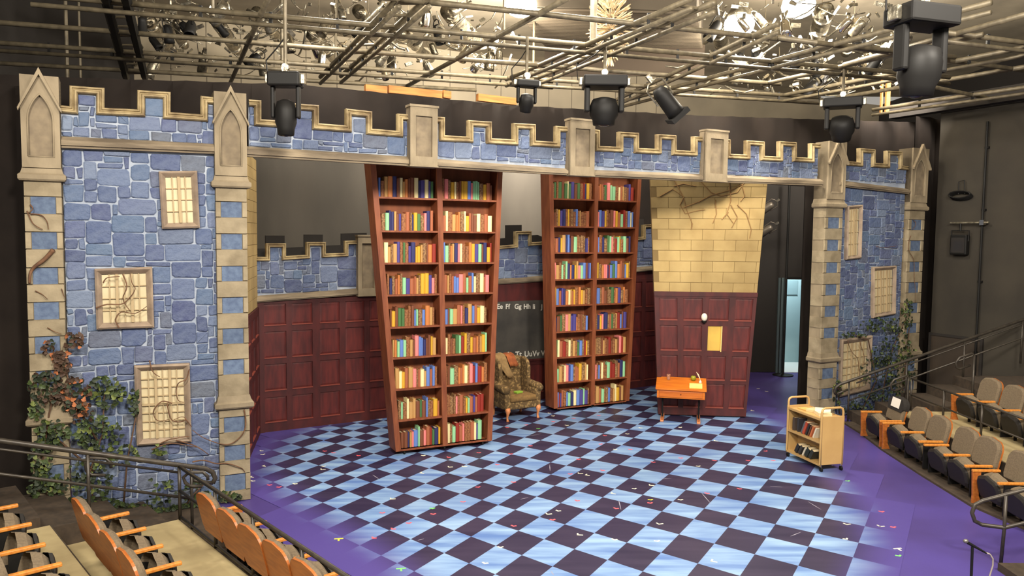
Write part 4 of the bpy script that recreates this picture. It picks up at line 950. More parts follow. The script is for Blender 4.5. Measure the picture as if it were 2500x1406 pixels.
def loop_rail(o, e_, slope, z, w_, h, label, post=None):
    root = thing('rail_loop', o, 0, label, 'railing', 'looped handrail ends'); e_ = Vector(e_).normalized(); P = lambda t, dz: e_*t+Vector((0, 0, z+slope*t+dz))
    rail_tube('loop', root, [P(w_, -h*.55), P(w_, -.05), P(w_-.05, 0), P(.06, 0), P(0, -.06), P(.02, -h+.04), P(.07, -h), P(w_-.06, -h)], .019)
    if post: rail_tube('post', root, [e_*w_+Vector((0, 0, post)), P(w_, -.05)], .02)
    return root
v = at_y(2135, 905, 13.3); loop_rail((at_y(2173, 970, 13.3).x, 13.3, 0), (1, 0, 0), .372, at_y(2173, 930, 13.3).z, .31, .2, 'looped handrail end nearest the right tower foot', .03)
loop_rail((at_y(2334, 880, 13.0).x, 13.0, 0), (1, 0, 0), .372, at_y(2334, 876, 13.0).z, .31, .2, 'looped handrail end beside the right upper row', .45)
p = on_z(210, 1250, .15)
loop_rail((p.x, p.y, 0), (.3, .12, 0), -.15, at_y(210, 1117, p.y).z, .27, .2, 'looped handrail end at the foot of the left tower ivy', .0).rotation_euler = (0, 0, 0)
p = on_z(440, 1302, .1)
loop_rail((p.x+.02, p.y+.06, 0), (.5, .2, 0), -.1, at_y(432, 1150, p.y).z-.03, .25, .16, 'looped handrail end beside the left inner pillar')
# near right handrail
nr = thing('near_handrail', on_z(2443, 1378, 0), 0, 'near steel handrail with a looped end at the right edge', 'railing'); o0 = nr.location; Yn = o0.y
def nrp(x, y): p = at_y(x, y, Yn+(0.0 if x > 2440 else .15)); return p-o0
rail_tube('hand_rail', nr, [nrp(2600, 1165), nrp(2500, 1196), nrp(2400, 1222), nrp(2380, 1232), nrp(2373, 1252), nrp(2380, 1272), nrp(2398, 1281), nrp(2452, 1288), nrp(2520, 1272), nrp(2600, 1250)], .022)
rail_tube('post', nr, [Vector((0, 0, 0)), nrp(2452, 1288), nrp(2456, 1210)], .018)
tag(B().box(-.02, 1.6, -1.6, .0, 0, .08).build('carpet_step', CARPET, None, on_z(2440, 1392, 0)), 'brown carpeted step at the bottom right corner', 'step')

# microphone stand
mz = at_y(2362, 1322, 6.6); ms = thing('microphone_stand', (at_y(2374, 1380, 6.6).x, 6.6, 0), 0, 'black microphone stand with a dangling cable, bottom right', 'microphone stand'); o0 = ms.location
q = lambda x, y, Y=6.6: at_y(x, y, Y)-Vector(o0)
B().lathe([(.13, 0), (.13, .015), (.03, .03), (.015, .04)], (0, 0, 0), 20).build('base', BLACKM, ms)
B().tube([(0, 0, .02), q(2374, 1335)], .012, 8).build('pole', BLACKM, ms)
B().tube([q(2363, 1325), q(2408, 1350)], [.014, .008], 8).build('boom', BLACKM, ms); B().ball(q(2358, 1321), .024, .02, .02).build('microphone', mat('mic_grille', (120, 116, 110), .4, metal=.6), ms, smooth=True)
B().tube([q(2405, 1348), q(2417, 1353), q(2424, 1364), q(2424, 1380), q(2418, 1400), q(2405, 1440), q(2395, 1500)], .007, 6).build('cable', mat('cable_grey', (150, 140, 132), .5), ms, smooth=True)

# ================================================================== TAPE MARKS
def tape_mesh(kind, m_, name):
    b = B(); t = .0022
    if kind == 0: b.box(-.035, .035, -.009, .009, 0, t); b.box(-.035, -.017, -.009, .05, 0, t)
    elif kind == 1: b.box(-.05, .05, -.01, .01, 0, t); b.box(-.01, .01, -.06, -.01, 0, t)
    else: b.slab([(-.035, .012), (-.02, .028), (.004, .006), (.03, .024), (.042, .008), (.004, -.022)], 0, t)
    return b.mesh(name, m_)
TP = {'pink': mat('tape_pink', (240, 96, 104), .6), 'white': mat('tape_white', (226, 222, 196), .6), 'green': mat('tape_green', (120, 214, 110), .6), 'yellow': mat('tape_yellow', (222, 214, 70), .6)}
pink = [(1246, 1109), (1294, 1089), (1213, 1135), (1253, 1178), (1408, 1223), (1392, 1158), (1470, 1149), (1412, 1122), (1467, 1085), (1476, 1064), (1538, 1098), (1594, 1129), (1662, 1119), (1743, 1125), (1826, 1125), (1870, 1102), (1887, 1125), (1725, 1205), (1804, 1194), (1587, 1229), (1503, 1242), (1349, 1270), (1253, 1285), (813, 1106), (874, 1113), (792, 1102), (657, 1185), (681, 1190), (933, 1253), (998, 1278), (958, 1292), (911, 1314), (1057, 1256), (1130, 1226), (1167, 1190), (1094, 1117), (1169, 1106), (2152, 1250), (2181, 1288), (1237, 1044), (1285, 1038), (1350, 1030), (1400, 1022), (1462, 1015)]
white = [(929, 1024), (789, 1139), (789, 1147), (637, 1101), (641, 1110), (614, 1166), (616, 1175), (644, 1139), (719, 1182), (1030, 1156), (1135, 1140), (1100, 1141), (1033, 1113), (1221, 1337), (1183, 1376), (959, 1219), (1383, 1039), (1531, 1060), (1563, 1045), (1661, 1044), (1502, 1098), (1434, 1161), (1418, 1157), (1497, 1206), (1549, 1194), (1591, 1186), (1661, 1221), (1613, 1280), (1604, 1322), (1743, 1372), (1499, 1318), (1416, 1307), (1362, 1248), (1341, 1256), (1705, 1139), (1748, 1077), (1851, 949), (1871, 956), (1837, 1003), (2071, 1281), (2065, 1317), (1210, 1027), (1350, 1016), (1340, 1009)]
rng = random.Random(31)
for col, pts, kinds in (('pink', pink, (2,)), ('white', white, (0, 2))):
    ms_ = [tape_mesh(k, TP[col], 'tape_mark') for k in kinds]
    srt = sorted(pts, key=lambda p: p[1]); nb = len(pts)//4+1; lab = {}
    for bi, bn in enumerate(('farthest', 'second farthest', 'second nearest', 'nearest')):
        for oi, p in enumerate(sorted(srt[bi*nb:(bi+1)*nb])): lab[p] = f'small {col} floor tape mark, {ORD[oi]} from left in the {bn} quarter of them'
    for p in pts:
        w_ = on_z(*p); k = rng.choice(ms_); o = link_mesh('tape_mark', k, None, (w_.x, w_.y, .0045), (0, 0, rng.uniform(-.5, .5)))
        tag(o, lab[p], 'tape mark', f'{col} floor tape marks')
for p, col, kd, lab in (((827, 1316), 'yellow', 1, 'yellow T tape mark on the purple floor near the left seats'), ((979, 1389), 'green', 1, 'bright green T tape mark at the bottom edge of the floor'), ((2070, 1175), 'green', 2, 'pale green tape mark right of the library cart'), ((2194, 1358), 'green', 2, 'small green tape mark below the white T mark, bottom right'), ((2191, 1340), 'white', 1, 'white T tape mark on the purple floor, bottom right'), ((2153, 1286), 'white', 0, 'small white tape mark beside the pink mark, right purple border'), ((1588, 1221), 'yellow', 2, 'small yellow tape mark on a dark square at centre stage'), ((1314, 1047), 'green', 2, 'small green tape mark in front of the armchair'), ((1055, 1242), 'green', 2, 'small green tape mark on a pale square, left centre floor')):
    w_ = on_z(*p); tag(link_mesh('tape_mark', tape_mesh(kd, TP[col], 'tape_mark'), None, (w_.x, w_.y, .0045), (0, 0, .2)), lab, 'tape mark')

# ================================================================== OVERHEAD GRID AND LIGHTS
ZG = 6.1
gr = thing('pipe_grid', (0, 10, ZG), 0, 'steel pipe lighting grid hanging over stage and house', 'lighting grid')
def gp(x, y, dz=0.0): p = on_z(x, y, ZG); return Vector((p.x, p.y-10, dz))
def gpipe(a, b_, r=.036, dz=0.0, ext=.0, name='pipe'):
    A, C_ = gp(*a, dz), gp(*b_, dz); d = (C_-A).normalized(); return B().tube([A-d*ext, C_+d*ext], r, 8).build(name, STEEL, gr, smooth=True)
def double(a, b_, ext=0):
    gpipe(a, b_, .036, 0, ext); gpipe(a, b_, .030, -.11, ext)
    A, C_ = gp(*a), gp(*b_); n = int((C_-A).length/.8)
    for k in range(1, n): p = A+(C_-A)*k/n; B().box(p.x-.018, p.x+.018, p.y-.018, p.y+.018, -.12, .05).build('clamp', BLACKM, gr)
double((310, 8), (2200, 178), 1.0); gpipe((-40, 52), (1310, 159), ext=.3); gpipe((1310, 159), (1905, 205)); gpipe((1045, 5), (2200, 126), ext=1.0)
double((-40, 102), (1310, 196), .3); gpipe((-40, 152), (1163, 220)); double((1240, 189), (2000, 238)); gpipe((2170, 190), (2520, 262))
gpipe((1900, 92), (2600, 185)); double((2300, 78), (2620, 120))
gpipe((662, -20), (562, 203)); gpipe((1385, -4), (994, 210))
def ladder(a, b_, c, d_):
    for p, q_ in ((a, b_), (c, d_)): double(p, q_)
    A, A2, C1, C2 = gp(*a), gp(*b_), gp(*c), gp(*d_); n = 9
    for k in range(n): t = (k+.5)/n; B().tube([A+(A2-A)*t, C1+(C2-C1)*t], .02, 6).build('rung', STEEL, gr)
ladder((975, -8), (782, 188), (1048, -8), (832, 186)); ladder((1690, -4), (1236, 194), (1745, 6), (1300, 196))
double((1900, 58), (1500, 246)); double((2420, 6), (1500, 252)); gpipe((2400, 84), (1860, 206)); double((2520, 112), (1915, 232)); gpipe((2520, 160), (2040, 240)); double((2520, 210), (2130, 268)); gpipe((2560, 20), (2060, 158))
for (x, y0, y1, r) in ((165, 18, 190, .03), (197, 30, 190, .02), (690, -20, 165, .035), (820, 0, 175, .02), (1302, 45, 195, .02), (1448, -10, 108, .05), (520, 0, 40, .02), (1230, 0, 120, .02)):
    A = gp(x, y1); B().tube([A, A+Vector((0, 0, 2.7))], r, 8).build('hanger_rod', STEEL, gr)
# dark caged ladder at the left
lad = thing('access_ladder', on_z(330, 188, ZG), 0, 'dark steel access ladder hanging above the left tower', 'ladder'); o0 = Vector(lad.location)
ladp = lambda x, y: on_z(x, y, ZG)-o0
for a, b_ in (((255, -15), (308, 190)), ((305, -15), (354, 190))): B().tube([ladp(*a), ladp(*b_)], .06, 6).build('side_rail', BLACKM, lad)
for k in range(9):
    t = (k+.5)/9; B().tube([ladp(255+53*t, -15+205*t), ladp(305+49*t, -15+205*t)], .018, 6).build('rung', STEEL, lad)

def moving_light(px_top, px_bot, Y, wpx, label, yaw=0.0, tilt=0.0, side=0.0):
    """moving-head spotlight hung upside down: base, yoke and head"""
    t, b_ = at_y(*px_top, Y), at_y(*px_bot, Y); sc = F_PX/Y; w_ = wpx/sc; h = t.z-b_.z
    root = thing('moving_spotlight', (t.x, Y, t.z), yaw, label, 'stage light', 'hanging stage lights')
    B().tube([(0, 0, -.02), (0, 0, max(.1, ZG-t.z))], .022, 8).build('hanging_pipe', STEEL, root)
    B().box(-.03, .03, -.04, .04, 0, .06).lathe([(.045, -.03), (.045, .03)], (0, 0, .06), 12, Matrix.Rotation(PI/2, 3, 'X')).build('clamp', GALV, root)
    B().rbox(-w_*.62, w_*.62, -w_*.4, w_*.4, -h*.22, 0, .02, 2).build('base_box', BLACKM, root)
    for sx in (-1, 1): B().rbox(sx*w_*.68-.025, sx*w_*.68+.025, -.05, .05, -h*.18, -h*.02, .01).build('connector', GALV, root)
    for sx in (-1, 1): B().rbox(sx*w_*.49-w_*.075, sx*w_*.49+w_*.075, -w_*.16, w_*.16, -h*.72, -h*.2, .02, 2).build('yoke_arm', BLACKM, root)
    hd_ = B().lathe([(w_*.14, h*.24), (w_*.34, h*.2), (w_*.41, h*.06), (w_*.41, -h*.12), (w_*.33, -h*.22), (w_*.31, -h*.32), (w_*.25, -h*.33)], (0, 0, 0), 16)
    hd_.xf(Matrix.Translation((0, 0, -h*.66)) @ Matrix.Rotation(tilt, 4, 'X') @ Matrix.Rotation(side, 4, 'Y')); hd_.build('head', BLACKM, root, smooth=True)
    ln = B().lathe([(w_*.19, 0), (w_*.18, -.012), (w_*.1, -.025), (.005, -.03)], (0, 0, -h*.305), 16); ln.xf(Matrix.Translation((0, 0, -h*.66)) @ Matrix.Rotation(tilt, 4, 'X') @ Matrix.Rotation(side, 4, 'Y')); ln.build('lens', mat('lens_dark', (44, 42, 42), .1), root, smooth=True)
    B().tube([(-w_*.5, .05, -h*.08), (-w_*.75, .06, -h*.05), (-w_*.8, .05, .15), (-w_*.3, .02, .3), (0, .02, .42)], .008, 6).build('power_cable', BLACKM, root)
    return root
moving_light((697, 178), (697, 333), 9.0, 62, 'black moving spotlight hanging in front of the left battlement')
moving_light((1286, 196), (1286, 275), 10.6, 44, 'small moving spotlight hanging left of the chandelier', .3, .4)
moving_light((1476, 188), (1470, 308), 10.7, 84, 'black moving spotlight hanging below the chandelier')
moving_light((2252, 18), (2252, 238), 6.0, 118, 'large black moving spotlight hanging at the upper right', .3, .1)
moving_light((2058, 240), (2058, 345), 12.2, 70, 'moving spotlight hanging above the right inner pillar', -.4, .5)
def par_can(loc, rot, s, label, group, m_=BLACKM, visor=False):
    root = thing('spotlight', loc, rot, label, 'stage light', group)
    B().lathe([(.03*s, .2*s), (.07*s, .19*s), (.1*s, .12*s), (.11*s, -.12*s), (.115*s, -.2*s), (.1*s, -.2*s), (.09*s, -.1*s)], (0, 0, -.3*s), 12).build('can', m_, root, smooth=True)
    B().tube([(-.12*s, 0, -.28*s), (-.125*s, 0, -.05*s), (-.06*s, 0, .0), (.06*s, 0, 0), (.125*s, 0, -.05*s), (.12*s, 0, -.28*s)], .012*s, 6).build('yoke', m_ if not visor else GALV, root)
    B().box(-.025*s, .025*s, -.03*s, .03*s, 0, .1*s).build('hook_clamp', GALV, root)
    if visor: B().box(-.13*s, .13*s, -.13*s, .13*s, -.56*s, -.5*s).build('colour_frame', BLACKM, root)
    return root
p = at_y(1592, 200, 11); par_can(p, (R(12), R(-42), 0), 1.15, 'black ellipsoidal spotlight tilted towards the right, under the grid', 'hanging stage lights', BLACKM, True)
for k, (x, y) in enumerate(((1895, 492), (1893, 548))):
    p = at_y(x, y, 18.6); par_can(p, (R(30), R(50), 0), .9, ['upper', 'lower'][k]+' spotlight on the dark boom beside the doorway', 'boom lights', mat('boom_light_grey', (96, 88, 78), .4, metal=.4))
bo = thing('lighting_boom', (at_y(1912, 900, 18.9).x, 18.9, 0), 0, 'dark vertical lighting boom upstage beside the lit doorway', 'boom')
B().tube([(0, 0, .02), (0, 0, 4.9)], .03, 8).build('pole', BLACKM, bo); B().lathe([(.25, 0), (.25, .02), (.05, .04)], (0, 0, 0), 16).build('base', BLACKM, bo)

# crystal chandelier
p = at_y(1490, 65, 12.4); CR = mat('crystal', (176, 150, 112), .2, (216, 196, 160), 20, spec=.8); ch = thing('crystal_chandelier', p, 0, 'crystal starburst chandelier hanging among the grid pipes', 'chandelier')
B().tube([(0, 0, .2), (0, 0, 1.6)], .015, 8).build('stem', STEEL, ch); B().ball((0, 0, .05), .09).build('core', CHROME, ch, smooth=True)
rng = random.Random(77)
for tier, (z0, r0, n_, up, ln_) in enumerate(((.36, .08, 26, 1.4, .2), (.28, .10, 30, .9, .2), (.16, .12, 38, .5, .22), (.06, .13, 40, .2, .22), (-.04, .13, 40, -.1, .22), (-.14, .12, 36, -.4, .2), (-.26, .08, 28, -.8, .18), (-.36, .05, 16, -1.4, .14), (-.46, .04, 10, -3, .12))):
    b = B()
    for k in range(n_):
        a = 2*PI*k/n_+rng.uniform(-.1, .1); d = Vector((math.cos(a), math.sin(a), up+rng.uniform(-.2, .2))).normalized(); s_ = Vector((math.cos(a)*r0*.4, math.sin(a)*r0*.4, z0))
        e_ = s_+d*(r0*.6+ln_*rng.uniform(.8, 1.1)); b.tube([s_, e_, e_+d*.03], [.005, .011, .004], 5)
    b.build('crystal_tier', CR, ch)

# work lights seen at the top of the frame
BULB = mat('lamp_glow', (255, 246, 226), .5, emit=40)
for k, (x, y, e_) in enumerate(((1805, 42, 190), (1950, -8, 300), (1272, -10, 240))):
    p = on_z(x, y, 7.3); wl = thing('work_light_fixture', p, 0, ['bright work light right of the chandelier', 'brightest work light at the top edge, right of centre', 'bright work light at the top edge, left of the chandelier'][k], 'work light', 'ceiling work lights')
    B().lathe([(.05, .22), (.12, .2), (.2, .06), (.22, .0), (.2, .0), (.1, .12)], (0, 0, 0), 16).build('reflector', GALV, wl, smooth=True)
    B().ball((0, 0, -.14), .27, .27, .2).build('bulb', BULB, wl, smooth=True); B().tube([(0, 0, .2), (0, 0, 1.5)], .015, 6).build('stem', STEEL, wl)
    l = bpy.data.lights.new('work_bulb', 'POINT'); l.energy = e_; l.color = (1, .9, .74); l.shadow_soft_size = .16; o = bpy.data.objects.new('work_bulb', l); COL.objects.link(o); o.location = p-Vector((0, 0, .55))

# dark plenum in the middle of the ceiling
z7 = 7.1; a, b_, c, d_ = (on_z(*q_, z7) for q_ in ((1255, 18), (1700, 30), (1715, 116), (1330, 112)))
pn = thing('ceiling_plenum', (0, 0, z7), 0, 'dark corrugated plenum box below the ceiling, behind the chandelier', 'plenum')
B().slab([(q_.x, q_.y) for q_ in (a, b_, c, d_)], .02, 1.6).build('plenum_box', mat('plenum_grey', (74, 66, 54), .9), pn)
for k in range(26):
    t = (k+.5)/26; A, C_ = a.lerp(d_, t), b_.lerp(c, t); B().tube([(A.x, A.y, 0), (C_.x, C_.y, 0)], .022, 6).build('corrugation', mat('plenum_rib', (84, 74, 60), .8), pn)
dz = z7-at_y(1500, 188, d_.y).z
B().prism([(d_.x, -dz), (c.x+.05, -dz+.05), (c.x+.05, .05), (d_.x, .05)], 0, .05).build('hanging_panel', mat('panel_brown', (62, 52, 42), .95), pn, (0, (c.y+d_.y)/2, 0))

# battens on top of the border drape
WOODB = mat('batten_pine', (196, 134, 70), .7, (160, 100, 50), 3, stretch=(.6, 6, 6))
for k, (a, b_, lab) in enumerate((((893, 214), (945, 219), 'short pine batten end on top of the border drape, left of centre'), ((950, 216), (1080, 230), 'long pine batten lying on top of the border drape'), ((1083, 228), (1102, 231), 'small pine batten tip beside the long batten'), ((1168, 236), (1262, 247), 'pine batten on the border drape beside the small spotlight'))):
    (s0, z0), (s1, z1) = PORT.px(*a, .95), PORT.px(*b_, .95)
    tag(B().prism([(s0, z0-.06), (s1, z1-.06), (s1, z1+.05), (s0, z0+.05)], 0, .09).build('pine_batten', WOODB, None, PORT.w(0, .95), PORT.a), lab, 'batten')
for k, (x0, x1, lab) in enumerate(((2151, 2158, 'thin pine post behind the grid at the upper right'), (2163, 2176, 'wide pine post behind the grid at the upper right'))):
    A, C_ = at_y(x0, 278, 17.5), at_y(x1, 185, 17.5); tag(B().box(0, C_.x-A.x, 0, .08, 0, C_.z-A.z).build('pine_post', WOODB, None, A), lab, 'post')

# hanging clutter: ducts, cans and cable tangles above the grid
rng = random.Random(12)
GALV2 = mat('dull_foil', (150, 140, 118), .28, (84, 78, 66), 9, metal=.85, bump=.9, bscale=14)
for k, (a, b_, r) in enumerate((((345, 28), (428, 135), .13), ((395, 22), (455, 118), .10), ((520, 38), (585, 132), .13), ((610, 8), (700, 120), .11), ((742, 62), (835, 160), .13), ((860, 10), (960, 120), .12), ((1075, 8), (1180, 120), .15), ((960, 70), (1060, 150), .10), ((1745, 40), (1775, 160), .14), ((2020, 8), (1985, 120), .16), ((1880, 40), (1850, 150), .12), ((2100, 40), (2060, 140), .12))):
    z = 7.5+.12*(k % 4); A, C_ = on_z(*a, z), on_z(*b_, z); mid_ = (A+C_)/2; d = C_-A; d *= min(1, 2.6/d.length)
    root = thing('foil_duct', mid_, 0, ['crumpled', 'long', 'short', 'narrow'][k % 4]+' silver foil duct above the grid, '+ORD[k]+' from the left', 'duct', 'foil ducts above the grid')
    n_ = 14; P = [(-d/2)+d*i/n_ for i in range(n_+1)]
    B().tube(P, [r*(1+.10*(i % 2)) for i in range(n_+1)], 14).build('duct_tube', GALV2, root, smooth=True)
    for i in (2, 7, 12): B().tube([P[i]-d*.012, P[i]+d*.012], r*1.14, 14).build('duct_clamp', CHROME, root)
    B().tube([P[4], P[4]+Vector((0, 0, 1.2))], .01, 5).build('hanger', STEEL, root)
cans = []
for k in range(64):
    if k < 40: x, y = rng.uniform(335, 1240), rng.uniform(4, 165)
    else: x, y = rng.uniform(1735, 2180), rng.uniform(15, 205)
    z = rng.uniform(6.5, 7.5); p = on_z(x, y, z)
    if p.y > 24 or (p.y < 9): p = at_y(x, y, rng.uniform(12, 19)); 
    cans.append((k >= 40, y, x)); cans[-1] += (None,)
    cans[-1] = (k >= 40, y, x, par_can(p, (rng.uniform(-.9, .9), rng.uniform(-.9, .9), rng.uniform(0, 6)), rng.uniform(.55, .95), 'small hanging spotlight among the clutter above the pipe grid', 'small spotlights above the grid', rng.choice([GALV, GALV2, BLACKM, CHROME])))
for side in (False, True):
    S_ = sorted([c_ for c_ in cans if c_[0] == side], key=lambda c_: c_[1]); h_ = len(S_)//2
    for half, nm in ((S_[:h_], 'upper'), (S_[h_:], 'lower')):
        for oi, c_ in enumerate(sorted(half, key=lambda c_: c_[2])): c_[3]['label'] = f"small spotlight, {ORD[oi]} from left in the {nm} cluster above the grid, {'right' if side else 'left'} side"
cb = B()
for k in range(150):
    x, y = (rng.uniform(320, 1250), rng.uniform(0, 170)) if k < 95 else (rng.uniform(1720, 2200), rng.uniform(0, 225))
    p = on_z(x, y, rng.uniform(6.5, 7.8)); 
    if p.y > 22: p = at_y(x, y, rng.uniform(13, 20))
    L_c = rng.uniform(.25, .9); a = rng.uniform(0, 6.28); d = Vector((math.cos(a), math.sin(a), rng.uniform(-.7, .7)))*L_c
    cb.tube([p, p+d*.3+Vector((0, 0, -.1*L_c)), p+d*.7+Vector((0, 0, -.12*L_c)), p+d], rng.choice([.008, .012, .018, .03]), 5)
tag(cb.build('cable_tangle', GALV, None, smooth=True), 'tangle of cables, conduits and safety wires above the pipe grid', 'cables', kind='stuff')
sp = B()
for k in range(420):
    x, y = (rng.uniform(330, 1250), rng.uniform(0, 172)) if k < 220 else (rng.uniform(1720, 2210), rng.uniform(0, 230))
    p = on_z(x, y, rng.uniform(6.5, 7.6))
    if p.y > 21: p = at_y(x, y, rng.uniform(13, 19))
    s_ = rng.uniform(.02, .08); M_ = Matrix.Rotation(rng.uniform(0, 6), 4, (rng.uniform(-1, 1), rng.uniform(-1, 1), rng.uniform(-1, 1))); M_.translation = p
    q_ = B().box(-s_, s_, -s_*.25, s_*.25, -s_*.4, s_*.4); q_.xf(M_); sp.add(q_.v, q_.f)
tag(sp.build('clamps_and_fittings', GALV, None), 'countless small metal clamps and fittings glinting above the grid', 'fittings', kind='stuff')

# ------------------------------------------------------------------ right house wall fittings
pd = B(); 
a, b_ = HW.px(2419, 262), HW.px(2392, 700); cpipe = thing('wall_conduit', HW.w((a[0]+b_[0])/2, -.05, 0), HW.a, 'thin vertical conduit on the dark right wall', 'conduit')
sx = 0; B().tube([(0, 0, .02), (0, 0, 5.7)], .022, 8).build('pipe', BLACKM, cpipe)
for z in (1.2, 2.6, 4.0, 5.2): B().box(-.04, .04, -.0, .05, z-.02, z+.02).build('strap', BLACKM, cpipe)
(a0, z0), (a1, z1) = HW.px(2328, 543), HW.px(2422, 545); cb_ = thing('clamp_bar', HW.w((a0+a1)/2, -.1, (z0+z1)/2), HW.a, 'short metal bar clamped across the wall conduit', 'bar')
B().tube([(-(a1-a0)/2, 0, 0), ((a1-a0)/2, 0, 0)], .02, 8).build('bar', GALV, cb_); B().box(.22, .3, -.03, .06, -.05, .05).build('clamp', CHROME, cb_)
(a0, z0) = HW.px(2350, 595); fl_ = thing('wall_floodlight', HW.w(a0, -.06, z0), HW.a, 'black floodlight hanging below the clamp bar', 'floodlight')
B().rbox(-.17, .17, -.09, .03, -.22, .18, .02).build('housing', BLACKM, fl_); B().box(-.14, .14, -.1, -.09, -.18, .12).build('glass', mat('lens_dark', (44, 42, 42), .1), fl_); B().tube([(-.17, -.03, .05), (-.18, -.03, .26), (.18, -.03, .26), (.17, -.03, .05)], .014, 6).build('yoke', BLACKM, fl_); B().tube([(0, -.03, .26), (0, -.03, .40)], .02, 6).build('stem', BLACKM, fl_)
(a0, z0) = HW.px(2350, 480); cc = thing('coiled_cable', HW.w(a0, -.06, z0), HW.a, 'dark coiled cable hung high on the right wall', 'cable')
for k in range(5): B().tube([(.22*math.cos(t/12*2*PI), -.02*k+.03, .07*math.sin(t/12*2*PI)+.01*k) for t in range(13)], .016, 6).build('coil', BLACKM, cc)
B().tube([(-.05, 0, .05), (-.05, 0, .3), (.06, 0, .32), (.08, 0, .05)], .01, 6).build('hook', BLACKM, cc)
(a0, z0), (a1, z1) = HW.px(2276, 816), HW.px(2396, 834)
d2 = structure(B().box(a0, a1, -.03, 0, .0, (z0+z1)/2).build('door_2', mat('house_door', (58, 48, 38), .8, (48, 40, 32), 2), None, HW.o, HW.a)); B().box(a0-.05, a0, -.045, 0, 0, (z0+z1)/2+.05).box(a1, a1+.05, -.045, 0, 0, (z0+z1)/2+.05).box(a0, a1, -.045, 0, (z0+z1)/2, (z0+z1)/2+.05).build('door_frame', BLACK, d2)

# ================================================================== IVY AND DRY VINES
LEAFM = {'dark': mat('ivy_dark', (44, 54, 34), .65, (32, 41, 27), 20, rnd=.3), 'mid': mat('ivy_mid', (64, 78, 38), .6, (48, 62, 32), 20, rnd=.3), 'lime': mat('ivy_lime', (98, 108, 52), .6, rnd=.25), 'brown': mat('ivy_brown', (84, 60, 42), .7, (64, 44, 34), 20, rnd=.3), 'rust': mat('ivy_rust', (150, 90, 54), .7, rnd=.2)}
def leaf_pts():
    o = [(0, -.5), (.28, -.42), (.5, -.1), (.3, .05), (.26, .3), (0, .62), (-.26, .3), (-.3, .05), (-.5, -.1), (-.28, -.42)]
    return o
def leaf_geo(b):
    P = leaf_pts(); n = len(P); k = len(b.v)
    top = [(x, z, .12*abs(x)-.10*z*z) for x, z in P]+[(0, -.1, -.05)]; vs = top+[(x, y, z-.03) for x, y, z in top]
    b.add(vs, [(i, (i+1) % n, n) for i in range(n)]+[((i+1) % n+n+1, i+n+1, 2*n+1) for i in range(n)])
LM = {}
for k, m_ in LEAFM.items(): b = B(); leaf_geo(b); LM[k] = b.mesh('leaf', m_)
def ivy(regions, label, n_parts, base_px, seed, stems):
    rng = random.Random(seed); c = PORT.px(*base_px); root = thing('ivy', PORT.w(c[0], -.14), PORT.a, label, 'ivy')
    L_ = []
    for x, y, rx, ry, n, pal in regions:
        for _ in range(int(n*2.0)):
            a, q_ = rng.uniform(0, 2*PI), math.sqrt(rng.random()); L_.append((x+rx*q_*math.cos(a), y+ry*q_*math.sin(a), rng.choice(pal)))
    rng.shuffle(L_); stuff = {}
    for k, (x, y, p_) in enumerate(L_):
        n = rng.uniform(-.20, -.11); s, z = PORT.px(x, y, n); s -= c[0]; z = max(z, .05); sz = rng.uniform(.038, .07)
        rot = (PI/2+rng.uniform(-.9, .5), rng.uniform(-.6, .6), rng.uniform(-.8, .8)+(PI if rng.random() < .75 else 0)*0)
        eul = (R(90)+rng.uniform(-.8, .4), rng.uniform(-2.6, 2.6), rng.uniform(-.7, .7))
        if k < n_parts: link_mesh('leaf', LM[p_], root, (s, n+.14, z), eul, (sz, sz, sz))
        else:
            from mathutils import Euler
            b = stuff.setdefault(p_, B()); t = B(); leaf_geo(t); M_ = Matrix.Translation((s, n+.14, z)) @ Euler(eul).to_matrix().to_4x4() @ Matrix.Scale(sz, 4); t.xf(M_); b.add(t.v, t.f)
    for p_, b in stuff.items(): tag(b.build('leaves', LEAFM[p_], root), kind='stuff')
    for path in stems:
        pts = [PORT.px(x, y, -.12) for x, y in path]; B().tube([(s-c[0], .02, max(z, .02)) for s, z in pts], [.014-.008*i/len(pts) for i in range(len(pts))], 6).build('stem', mat('vine_bark', (78, 56, 40), .85), root, smooth=True)
G = ['dark', 'dark', 'mid', 'dark', 'mid', 'dark', 'mid', 'lime']; Br = ['brown', 'brown', 'dark', 'brown', 'rust']; Rs = ['rust', 'brown', 'brown', 'brown']
ivy([(110, 945, 42, 36, 44, G[:4]+['brown']), (172, 962, 52, 40, 48, Br), (262, 955, 45, 42, 44, G), (240, 1060, 58, 45, 64, G), (128, 1060, 42, 36, 40, G), (100, 1118, 28, 50, 40, G), (110, 1195, 45, 48, 60, G), (215, 1180, 60, 60, 40, G), (300, 1115, 40, 30, 18, G), (320, 1250, 80, 20, 50, G), (450, 1275, 70, 22, 46, G), (390, 1098, 18, 14, 8, ['lime', 'mid']), (150, 885, 24, 32, 26, Rs), (178, 832, 26, 24, 14, Br), (560, 1212, 30, 12, 16, G), (328, 985, 14, 36, 14, G), (230, 1240, 90, 26, 60, G), (90, 1000, 18, 26, 14, G), (480, 1200, 36, 36, 16, G), (390, 1200, 40, 40, 12, G), (120, 850, 16, 20, 8, Br), (200, 1010, 30, 30, 18, Br)],
    'ivy with green and rusty leaves climbing the left tower foot', 260, (240, 1200), 51,
    [[(230, 1255), (220, 1150), (250, 1060), (255, 960)], [(120, 1240), (105, 1120), (120, 1010), (140, 930), (130, 850)], [(300, 1255), (310, 1130), (335, 1000)], [(450, 1290), (470, 1210), (500, 1180)], [(230, 1150), (150, 1080), (110, 1050)], [(240, 1080), (180, 980), (160, 900)]])
